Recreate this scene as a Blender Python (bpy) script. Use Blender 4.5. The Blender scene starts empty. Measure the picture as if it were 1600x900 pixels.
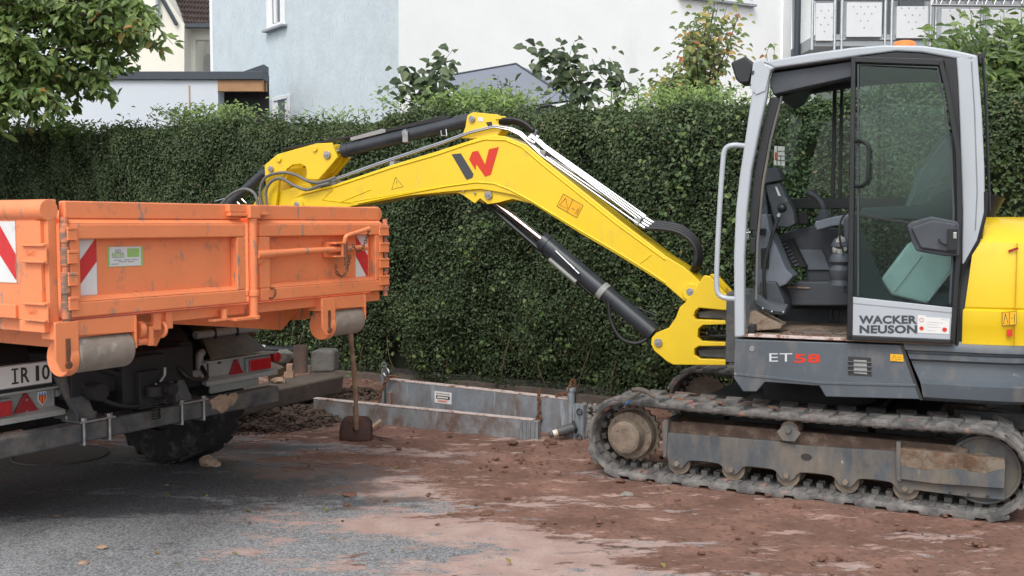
import bpy, bmesh, math, random
import numpy as np
from mathutils import Vector, Matrix, noise
R = math.radians
random.seed(7); rng = np.random.default_rng(7)
sc = bpy.context.scene; col = sc.collection
# ---------------------------------------------------------------- camera
F = 1645.; H = 1.6; PT = math.atan(100 / F)
cd = bpy.data.cameras.new('camera'); cam = bpy.data.objects.new('camera', cd); col.objects.link(cam)
cam.location = (0, 0, H); cam.rotation_euler = (math.pi / 2 - PT, 0, 0)
cd.sensor_width = 36; cd.lens = 36 * F / 1600; cd.clip_end = 800; cd.clip_start = .05
sc.camera = cam
# ---------------------------------------------------------------- world and sun
SUN_EL, SUN_AZ = 52, 200      # azimuth measured clockwise from +Y
w = bpy.data.worlds.new('World'); sc.world = w; w.use_nodes = True
nt = w.node_tree; nt.nodes.clear()
sky = nt.nodes.new('ShaderNodeTexSky'); sky.sky_type = 'NISHITA'; sky.sun_disc = False
sky.sun_elevation = R(SUN_EL); sky.sun_rotation = R(SUN_AZ); sky.air_density = 1.0; sky.dust_density = 3.0; sky.ozone_density = 1.0
hs = nt.nodes.new('ShaderNodeHueSaturation'); hs.inputs['Saturation'].default_value = .30
bg = nt.nodes.new('ShaderNodeBackground'); bg.inputs['Strength'].default_value = .15
wo = nt.nodes.new('ShaderNodeOutputWorld')
nt.links.new(sky.outputs[0], hs.inputs['Color']); nt.links.new(hs.outputs[0], bg.inputs[0]); nt.links.new(bg.outputs[0], wo.inputs[0])
sd = bpy.data.lights.new('sun', 'SUN'); so = bpy.data.objects.new('sun', sd); col.objects.link(so)
sd.energy = 0.6; sd.angle = R(22); sd.color = (1, .97, .92)
so.rotation_euler = (R(90 - SUN_EL), 0, R(180 - SUN_AZ))
so.location = (0, 0, 30)
vs_ = sc.view_settings; vs_.view_transform = 'Standard'; vs_.look = 'None'; vs_.gamma = 1; vs_.use_curve_mapping = False
vs_.exposure = 0.70
# ---------------------------------------------------------------- photo rays to points at a real distance
def ray(px, py):
    v = -(py - 450) / F
    return ((px - 800) / F, math.cos(PT) + v * math.sin(PT), -math.sin(PT) + v * math.cos(PT))
def gp(px, py, z=0):
    d = ray(px, py); k = (z - H) / d[2]; return (d[0] * k, d[1] * k)
def dp(px, py, D):
    d = ray(px, py); k = D / d[1]; return Vector((d[0] * k, D, H + d[2] * k))
class Fr:                                     # frame: u = heading (left and away), v = towards the camera, z up
    def __init__(s, ox, oy, deg):
        a = R(deg); s.o = (ox, oy); s.u = (-math.cos(a), math.sin(a)); s.v = (-math.sin(a), -math.cos(a))
        s.m = Matrix(((s.u[0], s.v[0], 0, ox), (s.u[1], s.v[1], 0, oy), (0, 0, 1, 0), (0, 0, 0, 1)))
        s.rz = math.atan2(s.u[1], s.u[0])
    def _h(s, px, py, n, t):
        d = ray(px, py); k = (t + s.o[0] * n[0] + s.o[1] * n[1]) / (d[0] * n[0] + d[1] * n[1])
        return d[0] * k - s.o[0], d[1] * k - s.o[1], H + d[2] * k
    def side(s, px, py, t):
        x, y, z = s._h(px, py, s.v, t); return (x * s.u[0] + y * s.u[1], z)
    def S(s, px, py, t):
        a = s.side(px, py, t); return Vector((a[0], t, a[1]))
    def rear(s, px, py, t):
        x, y, z = s._h(px, py, s.u, t); return (x * s.v[0] + y * s.v[1], z)
    def B(s, px, py, t):
        a = s.rear(px, py, t); return Vector((t, a[0], a[1]))
    def top(s, px, py, z):
        x, y = gp(px, py, z); x -= s.o[0]; y -= s.o[1]; return (x * s.u[0] + y * s.u[1], x * s.v[0] + y * s.v[1])
WORLD = type('W', (), {})(); WORLD.m = Matrix.Identity(4); WORLD.rz = 0
# ---------------------------------------------------------------- materials
def nodes(m):
    m.use_nodes = True; t = m.node_tree; return t, t.nodes['Principled BSDF']
def N(t, k, **kw):
    n = t.nodes.new(k)
    for a, b in kw.items():
        if a in n.inputs: n.inputs[a].default_value = b
        else: setattr(n, a, b)
    return n
def ramp(t, src, p0, p1, c0=(0, 0, 0, 1), c1=(1, 1, 1, 1)):
    r = t.nodes.new('ShaderNodeValToRGB'); e = r.color_ramp.elements
    e[0].position = p0; e[1].position = p1; e[0].color = c0; e[1].color = c1
    t.links.new(src, r.inputs[0]); return r.outputs[0]
def mixc(t, fac, a, b, mode='MIX'):
    m = t.nodes.new('ShaderNodeMix'); m.data_type = 'RGBA'; m.blend_type = mode
    for s, i in ((fac, 0), (a, 6), (b, 7)):
        if isinstance(s, (int, float)): m.inputs[i].default_value = s
        elif isinstance(s, tuple): m.inputs[i].default_value = (*s[:3], 1)
        else: t.links.new(s, m.inputs[i])
    return m.outputs[2]
MATS = {}
def pm(name, c, rough=.5, metal=0, var=.15, vs=6, dirt=None, lo=.55, hi=.7, ds=3, st=(1, 1, 1), bump=0, bs=150, coat=0, d2=None, lo2=.6, hi2=.65, ds2=10, st2=(1, 1, 1), rot2=(0, 0, 0)):
    m = bpy.data.materials.new(name); t, b = nodes(m)
    tc = t.nodes.new('ShaderNodeTexCoord'); obj_ = tc.outputs['Object']
    def nz(scale, st=(1, 1, 1), det=6, ro=.6, rot=(0, 0, 0)):
        mp = t.nodes.new('ShaderNodeMapping'); mp.inputs['Scale'].default_value = st; mp.inputs['Rotation'].default_value = rot
        t.links.new(obj_, mp.inputs[0]); n = N(t, 'ShaderNodeTexNoise', Scale=scale, Detail=det, Roughness=ro)
        t.links.new(mp.outputs[0], n.inputs['Vector']); return n.outputs['Fac']
    v = ramp(t, nz(vs), .3, .7, (1 - var,) * 3 + (1,), (1 + var,) * 3 + (1,))
    c_ = mixc(t, 1.0, c, v, 'MULTIPLY'); rg = None
    if dirt is not None:
        f = ramp(t, nz(ds, st, 9, .68), lo, hi); c_ = mixc(t, f, c_, dirt)
        rg = f
    if d2 is not None:
        f2 = ramp(t, nz(ds2, st2, 7, .6, rot2), lo2, hi2); c_ = mixc(t, f2, c_, d2)
    t.links.new(c_, b.inputs['Base Color'])
    b.inputs['Metallic'].default_value = metal; b.inputs['Coat Weight'].default_value = coat; b.inputs['Coat Roughness'].default_value = .15
    if rg is not None:
        r = N(t, 'ShaderNodeMapRange'); t.links.new(rg, r.inputs[0]); r.inputs[3].default_value = rough; r.inputs[4].default_value = .85
        t.links.new(r.outputs[0], b.inputs['Roughness'])
    else: b.inputs['Roughness'].default_value = rough
    if bump:
        bn = N(t, 'ShaderNodeBump', Strength=bump, Distance=.01); t.links.new(nz(bs, det=4), bn.inputs['Height']); t.links.new(bn.outputs[0], b.inputs['Normal'])
    MATS[name] = m; return m
MUD = (.16, .085, .06)
pm('orange', (.85, .262, .105), .42, var=.07, vs=3, dirt=(.40, .20, .12), lo=.56, hi=.74, ds=9, bump=.12, bs=25, d2=(.36, .25, .19), lo2=.62, hi2=.68, ds2=19, st2=(.9, .9, .28), rot2=(.5, .3, 0))
pm('orange_worn', (.66, .22, .11), .6, var=.2, vs=9, dirt=(.22, .15, .11), lo=.44, hi=.56, ds=22, bump=.2, bs=60)
pm('yellow', (.80, .55, .012), .33, var=.04, vs=4, coat=.4, dirt=(.50, .36, .06), lo=.58, hi=.85, ds=6, st=(1, 1, .5), bump=.03, bs=20, d2=(.55, .42, .14), lo2=.66, hi2=.74, ds2=13, st2=(1, 1, .3))
pm('yellow_dark', (.62, .40, .015), .5, var=.1)
pm('rusty_yellow', (.78, .53, .013), .38, var=.06, dirt=(.22, .10, .02), lo=.64, hi=.74, ds=9, st=(1, 1, .35), coat=.2)
pm('body_grey', (.085, .103, .120), .40, var=.12, vs=3, dirt=(.20, .175, .155), lo=.50, hi=.80, ds=7, st=(1, 1, .4), bump=.05, bs=40, d2=(.24, .22, .21), lo2=.69, hi2=.73, ds2=16, st2=(.7, 1, .8), rot2=(0, .6, 0))
pm('silver', (.41, .445, .478), .33, var=.05, vs=3, coat=.3, dirt=(.3, .28, .26), lo=.66, hi=.9, ds=5)
pm('black', (.012, .013, .015), .4, var=.3)
pm('black_cyl', (.035, .042, .05), .32, var=.3, dirt=(.08, .08, .07), lo=.6, hi=.85, ds=8)
pm('hose', (.014, .014, .016), .55, var=.3)
pm('hose_grey', (.13, .135, .13), .5, var=.2)
pm('steel', (.48, .49, .50), .28, 1, var=.1)
pm('chrome', (.75, .75, .75), .12, 1, var=.03)
pm('pin', (.35, .35, .36), .4, .8, var=.3, vs=30)
pm('interior', (.055, .063, .075), .6, var=.2, dirt=(.14, .11, .09), lo=.6, hi=.85, ds=8)
pm('interior_light', (.14, .16, .19), .6, var=.15, dirt=(.17, .13, .10), lo=.6, hi=.85, ds=8)
pm('cab_floor', (.25, .19, .14), .9, var=.25, vs=12, dirt=(.14, .06, .04), lo=.58, hi=.64, ds=9, bump=.3, bs=60)
pm('rubber', (.068, .068, .07), .85, var=.2, vs=9, dirt=(.23, .215, .195), lo=.38, hi=.68, ds=11, bump=.4, bs=80, d2=(.34, .18, .145), lo2=.60, hi2=.66, ds2=6, st2=(1, 1, 1))
pm('tyre', (.018, .018, .019), .8, var=.3, dirt=(.13, .12, .105), lo=.52, hi=.72, ds=9, bump=.3, bs=60)
pm('frame_steel', (.072, .083, .093), .6, var=.3, vs=5, dirt=(.21, .17, .125), lo=.42, hi=.74, ds=7, st=(1, 1, .35), bump=.2, bs=60, d2=(.38, .38, .37), lo2=.70, hi2=.73, ds2=28, st2=(1, 1, .35))
pm('frame_mud', (.085, .055, .04), .85, var=.4, vs=9, dirt=(.20, .16, .12), lo=.5, hi=.7, ds=9, bump=.6, bs=40)
pm('cast_mud', (.17, .13, .10), .75, var=.25, vs=9, dirt=(.26, .215, .16), lo=.42, hi=.65, ds=11, bump=.4, bs=50)
pm('roller_rubber', (.25, .205, .165), .7, var=.15, vs=20, dirt=(.42, .40, .37), lo=.55, hi=.75, ds=14, st=(1, 1, 1), bump=.2, bs=90)
pm('black_dirty', (.07, .076, .082), .55, var=.35, dirt=(.20, .17, .14), lo=.45, hi=.78, ds=8, bump=.2, bs=80)
pm('green_stem', (.10, .15, .05), .8, var=.2, vs=9)
pm('chassis', (.015, .015, .016), .7, var=.3, dirt=(.05, .045, .04), lo=.55, hi=.8, ds=7)
pm('lamp_grey', (.30, .31, .30), .55, var=.12, dirt=(.24, .21, .17), lo=.5, hi=.8, ds=7)
pm('lamp_red', (.42, .015, .02), .25, var=.2, vs=40, coat=.4)
pm('reflector_red', (.30, .015, .02), .3, var=.2, vs=60)
pm('deco_red', (.62, .03, .03), .45, var=.08, dirt=(.42, .25, .2), lo=.62, hi=.7, ds=9)
pm('deco_white', (.72, .72, .70), .5, var=.05, dirt=(.45, .38, .3), lo=.6, hi=.75, ds=9)
pm('logo_red', (.60, .035, .012), .4, var=.02)
pm('logo_dark', (.05, .055, .065), .4, var=.02)
pm('decal_orange', (.80, .42, .01), .5, var=.03)
pm('decal_green', (.32, .52, .16), .5, var=.05)
pm('decal_blue', (.08, .22, .6), .5, var=.05)
pm('paper', (.68, .68, .66), .6, var=.05)
pm('ink', (.03, .03, .03), .6, var=.05)
pm('ink_grey', (.28, .28, .3), .6, var=.05)
pm('badge_silver', (.55, .57, .6), .4, var=.03)
pm('beacon', (.95, .25, .04), .25, var=.05, coat=.5)
pm('wood', (.46, .31, .21), .7, var=.25, vs=10, dirt=(.16, .08, .05), lo=.5, hi=.8, ds=6, st=(1, 1, .2))
pm('plank', (.12, .075, .04), .8, var=.25, vs=20, dirt=(.12, .07, .045), lo=.45, hi=.7, ds=9, st=(.3, 1, 1))
pm('muddy_metal', (.055, .024, .017), .6, .2, var=.3, vs=20, dirt=(.10, .048, .035), lo=.4, hi=.7, ds=20, bump=.4, bs=60)
pm('galv_mud', (.22, .235, .245), .7, .1, var=.25, vs=6, dirt=(.14, .095, .075), lo=.46, hi=.64, ds=5, st=(1, 1, .6), bump=.3, bs=40, d2=(.34, .36, .38), lo2=.64, hi2=.7, ds2=5, st2=(2, 2, .3))
pm('galv', (.27, .305, .335), .5, .3, var=.22, vs=5, dirt=(.15, .105, .085), lo=.47, hi=.70, ds=4, st=(1, 1, .5), bump=.1, bs=30, d2=(.38, .42, .46), lo2=.62, hi2=.7, ds2=4, st2=(2, 2, .3))
pm('galv_edge', (.55, .47, .43), .6, .1, var=.15, vs=12, dirt=(.25, .10, .07), lo=.52, hi=.62, ds=14)
pm('rust', (.17, .075, .04), .8, .2, var=.4, vs=40)
pm('mud_crust', (.13, .075, .045), .9, var=.4, vs=12, dirt=(.20, .17, .13), lo=.45, hi=.62, ds=9, bump=.5, bs=40)
pm('clay_pipe', (.19, .13, .11), .75, var=.25, vs=12, dirt=(.22, .13, .1), lo=.5, hi=.75, ds=12)
pm('concrete', (.235, .225, .20), .9, var=.25, vs=15, dirt=(.15, .10, .08), lo=.5, hi=.72, ds=6, bump=.6, bs=60)
pm('kerb', (.135, .108, .09), .9, var=.3, vs=10, dirt=(.08, .065, .05), lo=.45, hi=.7, ds=5, bump=.6, bs=60)
pm('mud_clod', (.145, .075, .05), .85, var=.35, vs=30, bump=.5, bs=80)
pm('stone', (.34, .24, .17), .85, var=.3, vs=20, bump=.5, bs=60)
pm('soil', (.095, .064, .048), .95, var=.4, vs=12, bump=.8, bs=30)
pm('wall_white', (.90, .92, .91), .9, var=.03, vs=1.2, bump=.5, bs=14, d2=(.80, .83, .81), lo2=.60, hi2=.80, ds2=1.5, st2=(1, 1, .2))
pm('wall_blue', (.55, .625, .66), .9, var=.07, vs=2.5, bump=.9, bs=12, d2=(.48, .55, .58), lo2=.58, hi2=.64, ds2=15, st2=(1, 1, .35))
pm('wall_garage', (.60, .645, .69), .9, var=.02, vs=1, bump=.1, bs=40)
pm('wall_cream', (.80, .78, .68), .9, var=.03, vs=1, bump=.2, bs=30)
pm('fascia', (.045, .058, .072), .5, var=.05)
pm('timber', (.36, .20, .10), .7, var=.15, vs=6)
pm('roof_tile', (.075, .055, .05), .75, var=.3, vs=5)
pm('pvc', (.80, .81, .82), .35, var=.02)
pm('shutter', (.55, .56, .57), .6, var=.05)
pm('tent', (.215, .235, .275), .55, var=.04, vs=2)
pm('balcony', (.66, .68, .69), .5, var=.03)
pm('slab', (.33, .36, .38), .8, var=.08)
pm('bark', (.05, .038, .028), .9, var=.3, vs=20, bump=.6, bs=40)
pm('twig', (.12, .09, .05), .9, var=.3, vs=20)
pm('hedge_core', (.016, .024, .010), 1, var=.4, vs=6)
pm('plastic_sheet', (.62, .70, .71), .35, var=.15, vs=4)
pm('film_cover', (.075, .10, .10), .3, var=.3, vs=9)
pm('seat_fabric', (.05, .06, .07), .7, var=.2)
pm('tool_blue', (.08, .22, .45), .5, var=.1)
pm('cover_iron', (.085, .082, .078), .8, var=.2, vs=30, bump=.3, bs=60)
pm('iron', (.12, .10, .085), .7, .3, var=.3, vs=20)
def glass(name, tint, refl=.45):
    m = bpy.data.materials.new(name); m.use_nodes = True; t = m.node_tree; t.nodes.clear()
    tr = N(t, 'ShaderNodeBsdfTransparent', Color=(*tint, 1)); gl = N(t, 'ShaderNodeBsdfGlossy', Roughness=.02, Color=(.95, 1, .98, 1))
    fr = N(t, 'ShaderNodeFresnel', IOR=1.5); mx = N(t, 'ShaderNodeMixShader'); o = N(t, 'ShaderNodeOutputMaterial')
    ml = N(t, 'ShaderNodeMath'); ml.operation = 'MULTIPLY'; ml.inputs[1].default_value = refl; t.links.new(fr.outputs[0], ml.inputs[0]); t.links.new(ml.outputs[0], mx.inputs[0]); t.links.new(tr.outputs[0], mx.inputs[1]); t.links.new(gl.outputs[0], mx.inputs[2]); t.links.new(mx.outputs[0], o.inputs[0])
    MATS[name] = m
glass('glass', (.90, .96, .93), .3); glass('glass_tint', (.78, .88, .855), .6); glass('glass_smoke', (.10, .12, .14))
def house_glass():
    m = bpy.data.materials.new('window_glass'); t, b = nodes(m); b.inputs['Base Color'].default_value = (.10, .12, .13, 1); b.inputs['Roughness'].default_value = .08; b.inputs['Coat Weight'].default_value = .6
    MATS['window_glass'] = m
house_glass()
def leafmat(name, cols, rough=.45, trans=.22):
    m = bpy.data.materials.new(name); t, b = nodes(m)
    a = t.nodes.new('ShaderNodeAttribute'); a.attribute_name = 'rnd'
    r = t.nodes.new('ShaderNodeValToRGB'); e = r.color_ramp.elements
    while len(e) < len(cols): e.new(.5)
    for i, (p, c) in enumerate(cols): e[i].position = p; e[i].color = (*c, 1)
    t.links.new(a.outputs['Fac'], r.inputs[0]); t.links.new(r.outputs[0], b.inputs['Base Color']); b.inputs['Roughness'].default_value = rough
    tl = t.nodes.new('ShaderNodeBsdfTranslucent'); t.links.new(r.outputs[0], tl.inputs[0])
    mx = N(t, 'ShaderNodeMixShader'); mx.inputs[0].default_value = trans; o = t.nodes['Material Output']
    t.links.new(b.outputs[0], mx.inputs[1]); t.links.new(tl.outputs[0], mx.inputs[2]); t.links.new(mx.outputs[0], o.inputs[0])
    MATS[name] = m
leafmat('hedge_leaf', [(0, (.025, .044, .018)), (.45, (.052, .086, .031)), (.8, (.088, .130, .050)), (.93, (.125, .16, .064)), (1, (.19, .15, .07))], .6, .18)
leafmat('ivy_leaf', [(0, (.045, .085, .02)), (.6, (.075, .135, .03)), (1, (.14, .20, .045))])
leafmat('cherry_leaf', [(0, (.08, .14, .035)), (.5, (.14, .22, .055)), (.9, (.23, .32, .085)), (.98, (.29, .34, .1)), (1, (.4, .15, .03))], .4, .3)
leafmat('bright_leaf', [(0, (.15, .24, .06)), (.5, (.24, .36, .10)), (1, (.33, .45, .14))], .5, .35)
leafmat('vine_leaf', [(0, (.04, .065, .03)), (.6, (.075, .115, .05)), (1, (.13, .17, .08))], .5, .25)
leafmat('autumn_leaf', [(0, (.10, .17, .05)), (.65, (.19, .25, .08)), (.86, (.34, .32, .09)), (.97, (.50, .34, .08)), (1, (.45, .15, .08))], .5, .3)
leafmat('laurel_leaf', [(0, (.06, .11, .025)), (.5, (.11, .18, .04)), (1, (.20, .28, .07))], .35, .3)
leafmat('litter_leaf', [(0, (.12, .13, .04)), (.5, (.2, .12, .05)), (1, (.25, .22, .06))], .6, .1)
# ---------------------------------------------------------------- mesh builder
def catmull(P, n=8):
    P = [Vector(p) for p in P]; Q = [P[0] * 2 - P[1]] + P + [P[-1] * 2 - P[-2]]; out = []
    for i in range(1, len(Q) - 2):
        a, b, c, d = Q[i - 1:i + 3]
        for k in range(n):
            t = k / n; out.append(.5 * ((2 * b) + (c - a) * t + (2 * a - 5 * b + 4 * c - d) * t * t + (3 * b - a - 3 * c + d) * t ** 3))
    return out + [P[-1]]
class MB:
    def __init__(s): s.v = []; s.f = []
    def add(s, v, f):
        k = len(s.v); s.v += [Vector(p) for p in v]; s.f += [tuple(i + k for i in q) for q in f]; return s
    def box(s, a, b, M=None):
        x0, x1 = sorted((a[0], b[0])); y0, y1 = sorted((a[1], b[1])); z0, z1 = sorted((a[2], b[2]))
        v = [Vector((x, y, z)) for x in (x0, x1) for y in (y0, y1) for z in (z0, z1)]
        if M is not None: v = [M @ p for p in v]
        return s.add(v, [(0, 1, 3, 2), (4, 6, 7, 5), (0, 4, 5, 1), (2, 3, 7, 6), (0, 2, 6, 4), (1, 5, 7, 3)])
    def prism(s, A, B):                       # two matching loops
        n = len(A); f = [tuple(range(n)), tuple(range(2 * n - 1, n - 1, -1))]
        f += [(i, i + n, (i + 1) % n + n, (i + 1) % n) for i in range(n)]
        return s.add(list(A) + list(B), f)
    def xs(s, pts, t0, t1): return s.prism([(p[0], t0, p[1]) for p in pts], [(p[0], t1, p[1]) for p in pts])
    def xr(s, pts, s0, s1): return s.prism([(s0, p[0], p[1]) for p in pts], [(s1, p[0], p[1]) for p in pts])
    def xz(s, pts, z0, z1): return s.prism([(p[0], p[1], z0) for p in pts], [(p[0], p[1], z1) for p in pts])
    def tube(s, P, r, n=8, cap=True, up=None):
        P = [Vector(p) for p in P]; rs = r if isinstance(r, (list, tuple)) else [r] * len(P); v = []; f = []
        d0 = (P[1] - P[0]).normalized(); a = d0.cross(Vector((0, 0, 1)))
        if a.length < .1: a = d0.cross(Vector((1, 0, 0)))
        a.normalize()
        for i, p in enumerate(P):
            d = (P[min(i + 1, len(P) - 1)] - P[max(i - 1, 0)]).normalized()
            a = (a - d * a.dot(d)).normalized(); b = d.cross(a)
            for k in range(n):
                q = 2 * math.pi * k / n; v.append(p + (a * math.cos(q) + b * math.sin(q)) * rs[i])
        for i in range(len(P) - 1):
            for k in range(n): f.append((i * n + k, i * n + (k + 1) % n, (i + 1) * n + (k + 1) % n, (i + 1) * n + k))
        if cap: f += [tuple(range(n - 1, -1, -1)), tuple(range((len(P) - 1) * n, len(P) * n))]
        return s.add(v, f)
    def cyl(s, a, b, r, n=20, r1=None): return s.tube([a, b], [r, r if r1 is None else r1], n)
    def ring(s, c, ax, R0, r, n=24, m=8, arc=None):
        c = Vector(c); ax = Vector(ax).normalized(); a = ax.orthogonal().normalized(); b = ax.cross(a); v = []; f = []
        for i in range(n):
            q = 2 * math.pi * i / n; d = a * math.cos(q) + b * math.sin(q)
            for k in range(m):
                w_ = 2 * math.pi * k / m; v.append(c + d * (R0 + r * math.cos(w_)) + ax * r * math.sin(w_))
        for i in range(n):
            for k in range(m): f.append((i * m + k, i * m + (k + 1) % m, ((i + 1) % n) * m + (k + 1) % m, ((i + 1) % n) * m + k))
        return s.add(v, f)
    def disc(s, c, ax, r, th, n=20): 
        c = Vector(c); ax = Vector(ax).normalized(); return s.cyl(c - ax * th / 2, c + ax * th / 2, r, n)
    def ico(s, c, r, sq=(1, 1, 1), seed=0, j=.25):
        bm = bmesh.new(); bmesh.ops.create_icosphere(bm, subdivisions=2, radius=1)
        o = Vector((seed * 3.1, seed * 1.7, seed))
        v = [Vector(c) + Vector((p.co.x * sq[0], p.co.y * sq[1], p.co.z * sq[2])) * r * (1 + j * noise.noise(p.co * 1.6 + o) * 2) for p in bm.verts]
        f = [tuple(q.index for q in fc.verts) for fc in bm.faces]; bm.free(); return s.add(v, f)
    def chain(s, P, link=.03, r=.004):
        P = [Vector(p) for p in P]; L = 0; k = 0
        pts = catmull(P, 12)
        acc = 0; last = pts[0]; out = [pts[0]]
        for p in pts[1:]:
            acc += (p - last).length; last = p
            if acc >= link * .8: out.append(p); acc = 0
        for i in range(len(out) - 1):
            d = (out[i + 1] - out[i]).normalized(); a = d.orthogonal().normalized(); b = d.cross(a)
            if i % 2: a = b
            c = (out[i] + out[i + 1]) / 2; loop = []
            for q in range(9):
                w_ = 2 * math.pi * q / 8; loop.append(c + d * math.cos(w_) * link * .62 + a * math.sin(w_) * link * .36)
            s.tube(loop, r, 5, cap=False)
        return s
def empty(name, loc, rz=0):
    o = bpy.data.objects.new(name, None); col.objects.link(o); o.location = loc; o.rotation_euler = (0, 0, rz); o.empty_display_size = .1; return o
def tag(o, label=None, cat=None, group=None, kind=None):
    if label: o['label'] = label
    if cat: o['category'] = cat
    if group: o['group'] = group
    if kind: o['kind'] = kind
    return o
def rootmat(o):
    while o.parent: o = o.parent
    return Matrix.Translation(o.location) @ Matrix.Rotation(o.rotation_euler[2], 4, 'Z')
def obj(name, mb, mat, parent=None, fr=WORLD, bev=0, loc=None, ang=32):
    M = fr.m
    if parent is not None: M = rootmat(parent).inverted() @ M
    elif loc is not None: M = Matrix.Translation(-Vector(loc)) @ M
    me = bpy.data.meshes.new(name); vv = [M @ p for p in mb.v]
    me.from_pydata([tuple(p) for p in vv], [], mb.f)
    bm = bmesh.new(); bm.from_mesh(me); bmesh.ops.recalc_face_normals(bm, faces=bm.faces); bm.to_mesh(me); bm.free()
    me.materials.append(MATS[mat] if isinstance(mat, str) else mat)
    me.polygons.foreach_set('use_smooth', [True] * len(me.polygons)); me.set_sharp_from_angle(angle=R(ang))
    o = bpy.data.objects.new(name, me); col.objects.link(o)
    if parent is not None: o.parent = parent
    elif loc is not None: o.location = loc
    if bev:
        b = o.modifiers.new('bevel', 'BEVEL'); b.width = bev; b.segments = 2; b.limit_method = 'ANGLE'; b.angle_limit = R(35); b.harden_normals = True
    return o
def each(fn, name, mb, *a, **k):              # one object for every separate piece of the mesh
    par = list(range(len(mb.v)))
    def fd(i):
        while par[i] != i: par[i] = par[par[i]]; i = par[i]
        return i
    for f in mb.f:
        for i in f[1:]: par[fd(i)] = fd(f[0])
    g = {}
    for f in mb.f: g.setdefault(fd(f[0]), []).append(f)
    for fs_ in g.values():
        ids = sorted({i for f in fs_ for i in f}); mp = {i: j for j, i in enumerate(ids)}; m = MB(); m.v = [mb.v[i] for i in ids]; m.f = [tuple(mp[i] for i in f) for f in fs_]
        fn(name, m, *a, **k)
def text(mb, body, org, xd, yd, wid, hei, th=.0015, bold=0., slant=0):
    cu = bpy.data.curves.new('t', 'FONT'); cu.body = body; cu.offset = bold; cu.resolution_u = 3; cu.space_character = 1.05
    o = bpy.data.objects.new('t', cu); me = o.to_mesh()
    vs = np.array([v.co[:2] for v in me.vertices]); a = vs.min(0); b = vs.max(0)
    vs = (vs - a) / (b - a); fs = [tuple(p.vertices) for p in me.polygons]
    org, xd, yd = Vector(org), Vector(xd), Vector(yd); nn = xd.cross(yd)
    mb.add([org + xd * ((x + slant * y) * wid) + yd * (y * hei) + nn * th for x, y in vs], fs)
    o.to_mesh_clear(); bpy.data.objects.remove(o); bpy.data.curves.remove(cu); return mb
# ---------------------------------------------------------------- leaves
def leaves(name, P, Nn, L, W, mat, parent=None, rnd=None, root_loc=None, tang=None, tries=None):
    n = len(P); P = np.asarray(P, float); Nn = np.asarray(Nn, float); Nn /= np.linalg.norm(Nn, axis=1)[:, None] + 1e-9
    if tang is None: tang = rng.normal(size=(n, 3))
    T = tang - (tang * Nn).sum(1)[:, None] * Nn; T /= np.linalg.norm(T, axis=1)[:, None] + 1e-9
    B = np.cross(Nn, T); s = (.65 + .7 * rng.random(n))[:, None]
    L_ = L * s; W_ = W * s
    v = np.empty((n, 6, 3)); fold = Nn * W_ * .22
    v[:, 0] = P; v[:, 1] = P + T * L_ * .38 + B * W_ * .5 + fold; v[:, 2] = P + T * L_ * .75 + B * W_ * .33 + fold * .7 - Nn * L_ * .05
    v[:, 3] = P + T * L_ - Nn * L_ * .14; v[:, 4] = P + T * L_ * .75 - B * W_ * .33 + fold * .7 - Nn * L_ * .05; v[:, 5] = P + T * L_ * .38 - B * W_ * .5 + fold
    if parent is not None:
        Mi = np.array(rootmat(parent).inverted()); v = v @ Mi[:3, :3].T + Mi[:3, 3]
    me = bpy.data.meshes.new(name); me.vertices.add(n * 6); me.vertices.foreach_set('co', v.reshape(-1))
    idx = np.arange(n)[:, None] * 6 + np.array([0, 1, 2, 3, 0, 3, 4, 5])[None]
    me.loops.add(n * 8); me.loops.foreach_set('vertex_index', idx.reshape(-1).astype(np.int32))
    me.polygons.add(n * 2); me.polygons.foreach_set('loop_start', np.arange(0, n * 8, 4, dtype=np.int32)); me.polygons.foreach_set('loop_total', np.full(n * 2, 4, np.int32))
    me.update(calc_edges=True)
    if rnd is None: rnd = rng.random(n)
    at = me.attributes.new('rnd', 'FLOAT', 'FACE'); at.data.foreach_set('value', np.repeat(rnd, 2).astype(np.float32))
    me.materials.append(MATS[mat]); o = bpy.data.objects.new(name, me); col.objects.link(o)
    if parent is not None: o.parent = parent
    return o
# ================================================================ GROUND
def ss(a, b, x):
    t = max(0., min(1., (x - a) / (b - a))); return t * t * (3 - 2 * t)
# the edge of the spilt soil on the road, as points on the ground
MUDLINE = [gp(*q) for q in ((150, 690), (340, 690), (400, 705), (560, 722), (650, 745), (690, 790), (800, 815), (900, 845), (1010, 880), (1050, 960), (1060, 1300))]
FILMLINE = [gp(*q) for q in ((150, 700), (340, 700), (440, 730), (520, 800), (480, 850), (560, 890), (660, 960), (700, 1300))]
WETP = gp(235, 738)
def side_dist(p, L):
    best = 1e9; sg = 1
    for a, b in zip(L, L[1:]):
        ax, ay = a; dx, dy = b[0] - ax, b[1] - ay; t = max(0, min(1, ((p[0] - ax) * dx + (p[1] - ay) * dy) / (dx * dx + dy * dy)))
        ex, ey = p[0] - ax - dx * t, p[1] - ay - dy * t; d = math.hypot(ex, ey)
        if d < best: best = d; sg = 1 if (dx * (p[1] - ay) - dy * (p[0] - ax)) > 0 else -1
    return best * sg
def ground_attrs(x, y):
    p = Vector((x, y, 0)); n1 = noise.fractal(p * .9, 1, 2, 4); n2 = noise.fractal(p * 2.6 + Vector((5, 2, 0)), 1, 2, 5)
    m = side_dist((x, y), MUDLINE); f = side_dist((x, y), FILMLINE)
    mud = ss(-.55, .75, m + n1 * .3 + n2 * .3); film = ss(-.8, 1.0, f + n1 * .4 + n2 * .4)
    dx, dy = (x - WETP[0]), (y - WETP[1]); q = math.hypot(dx / 2.3, dy / 1.05)
    wet = 1 - ss(.55, 1.25, q + n1 * .3)
    return mud, film, wet, n1, n2
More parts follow.
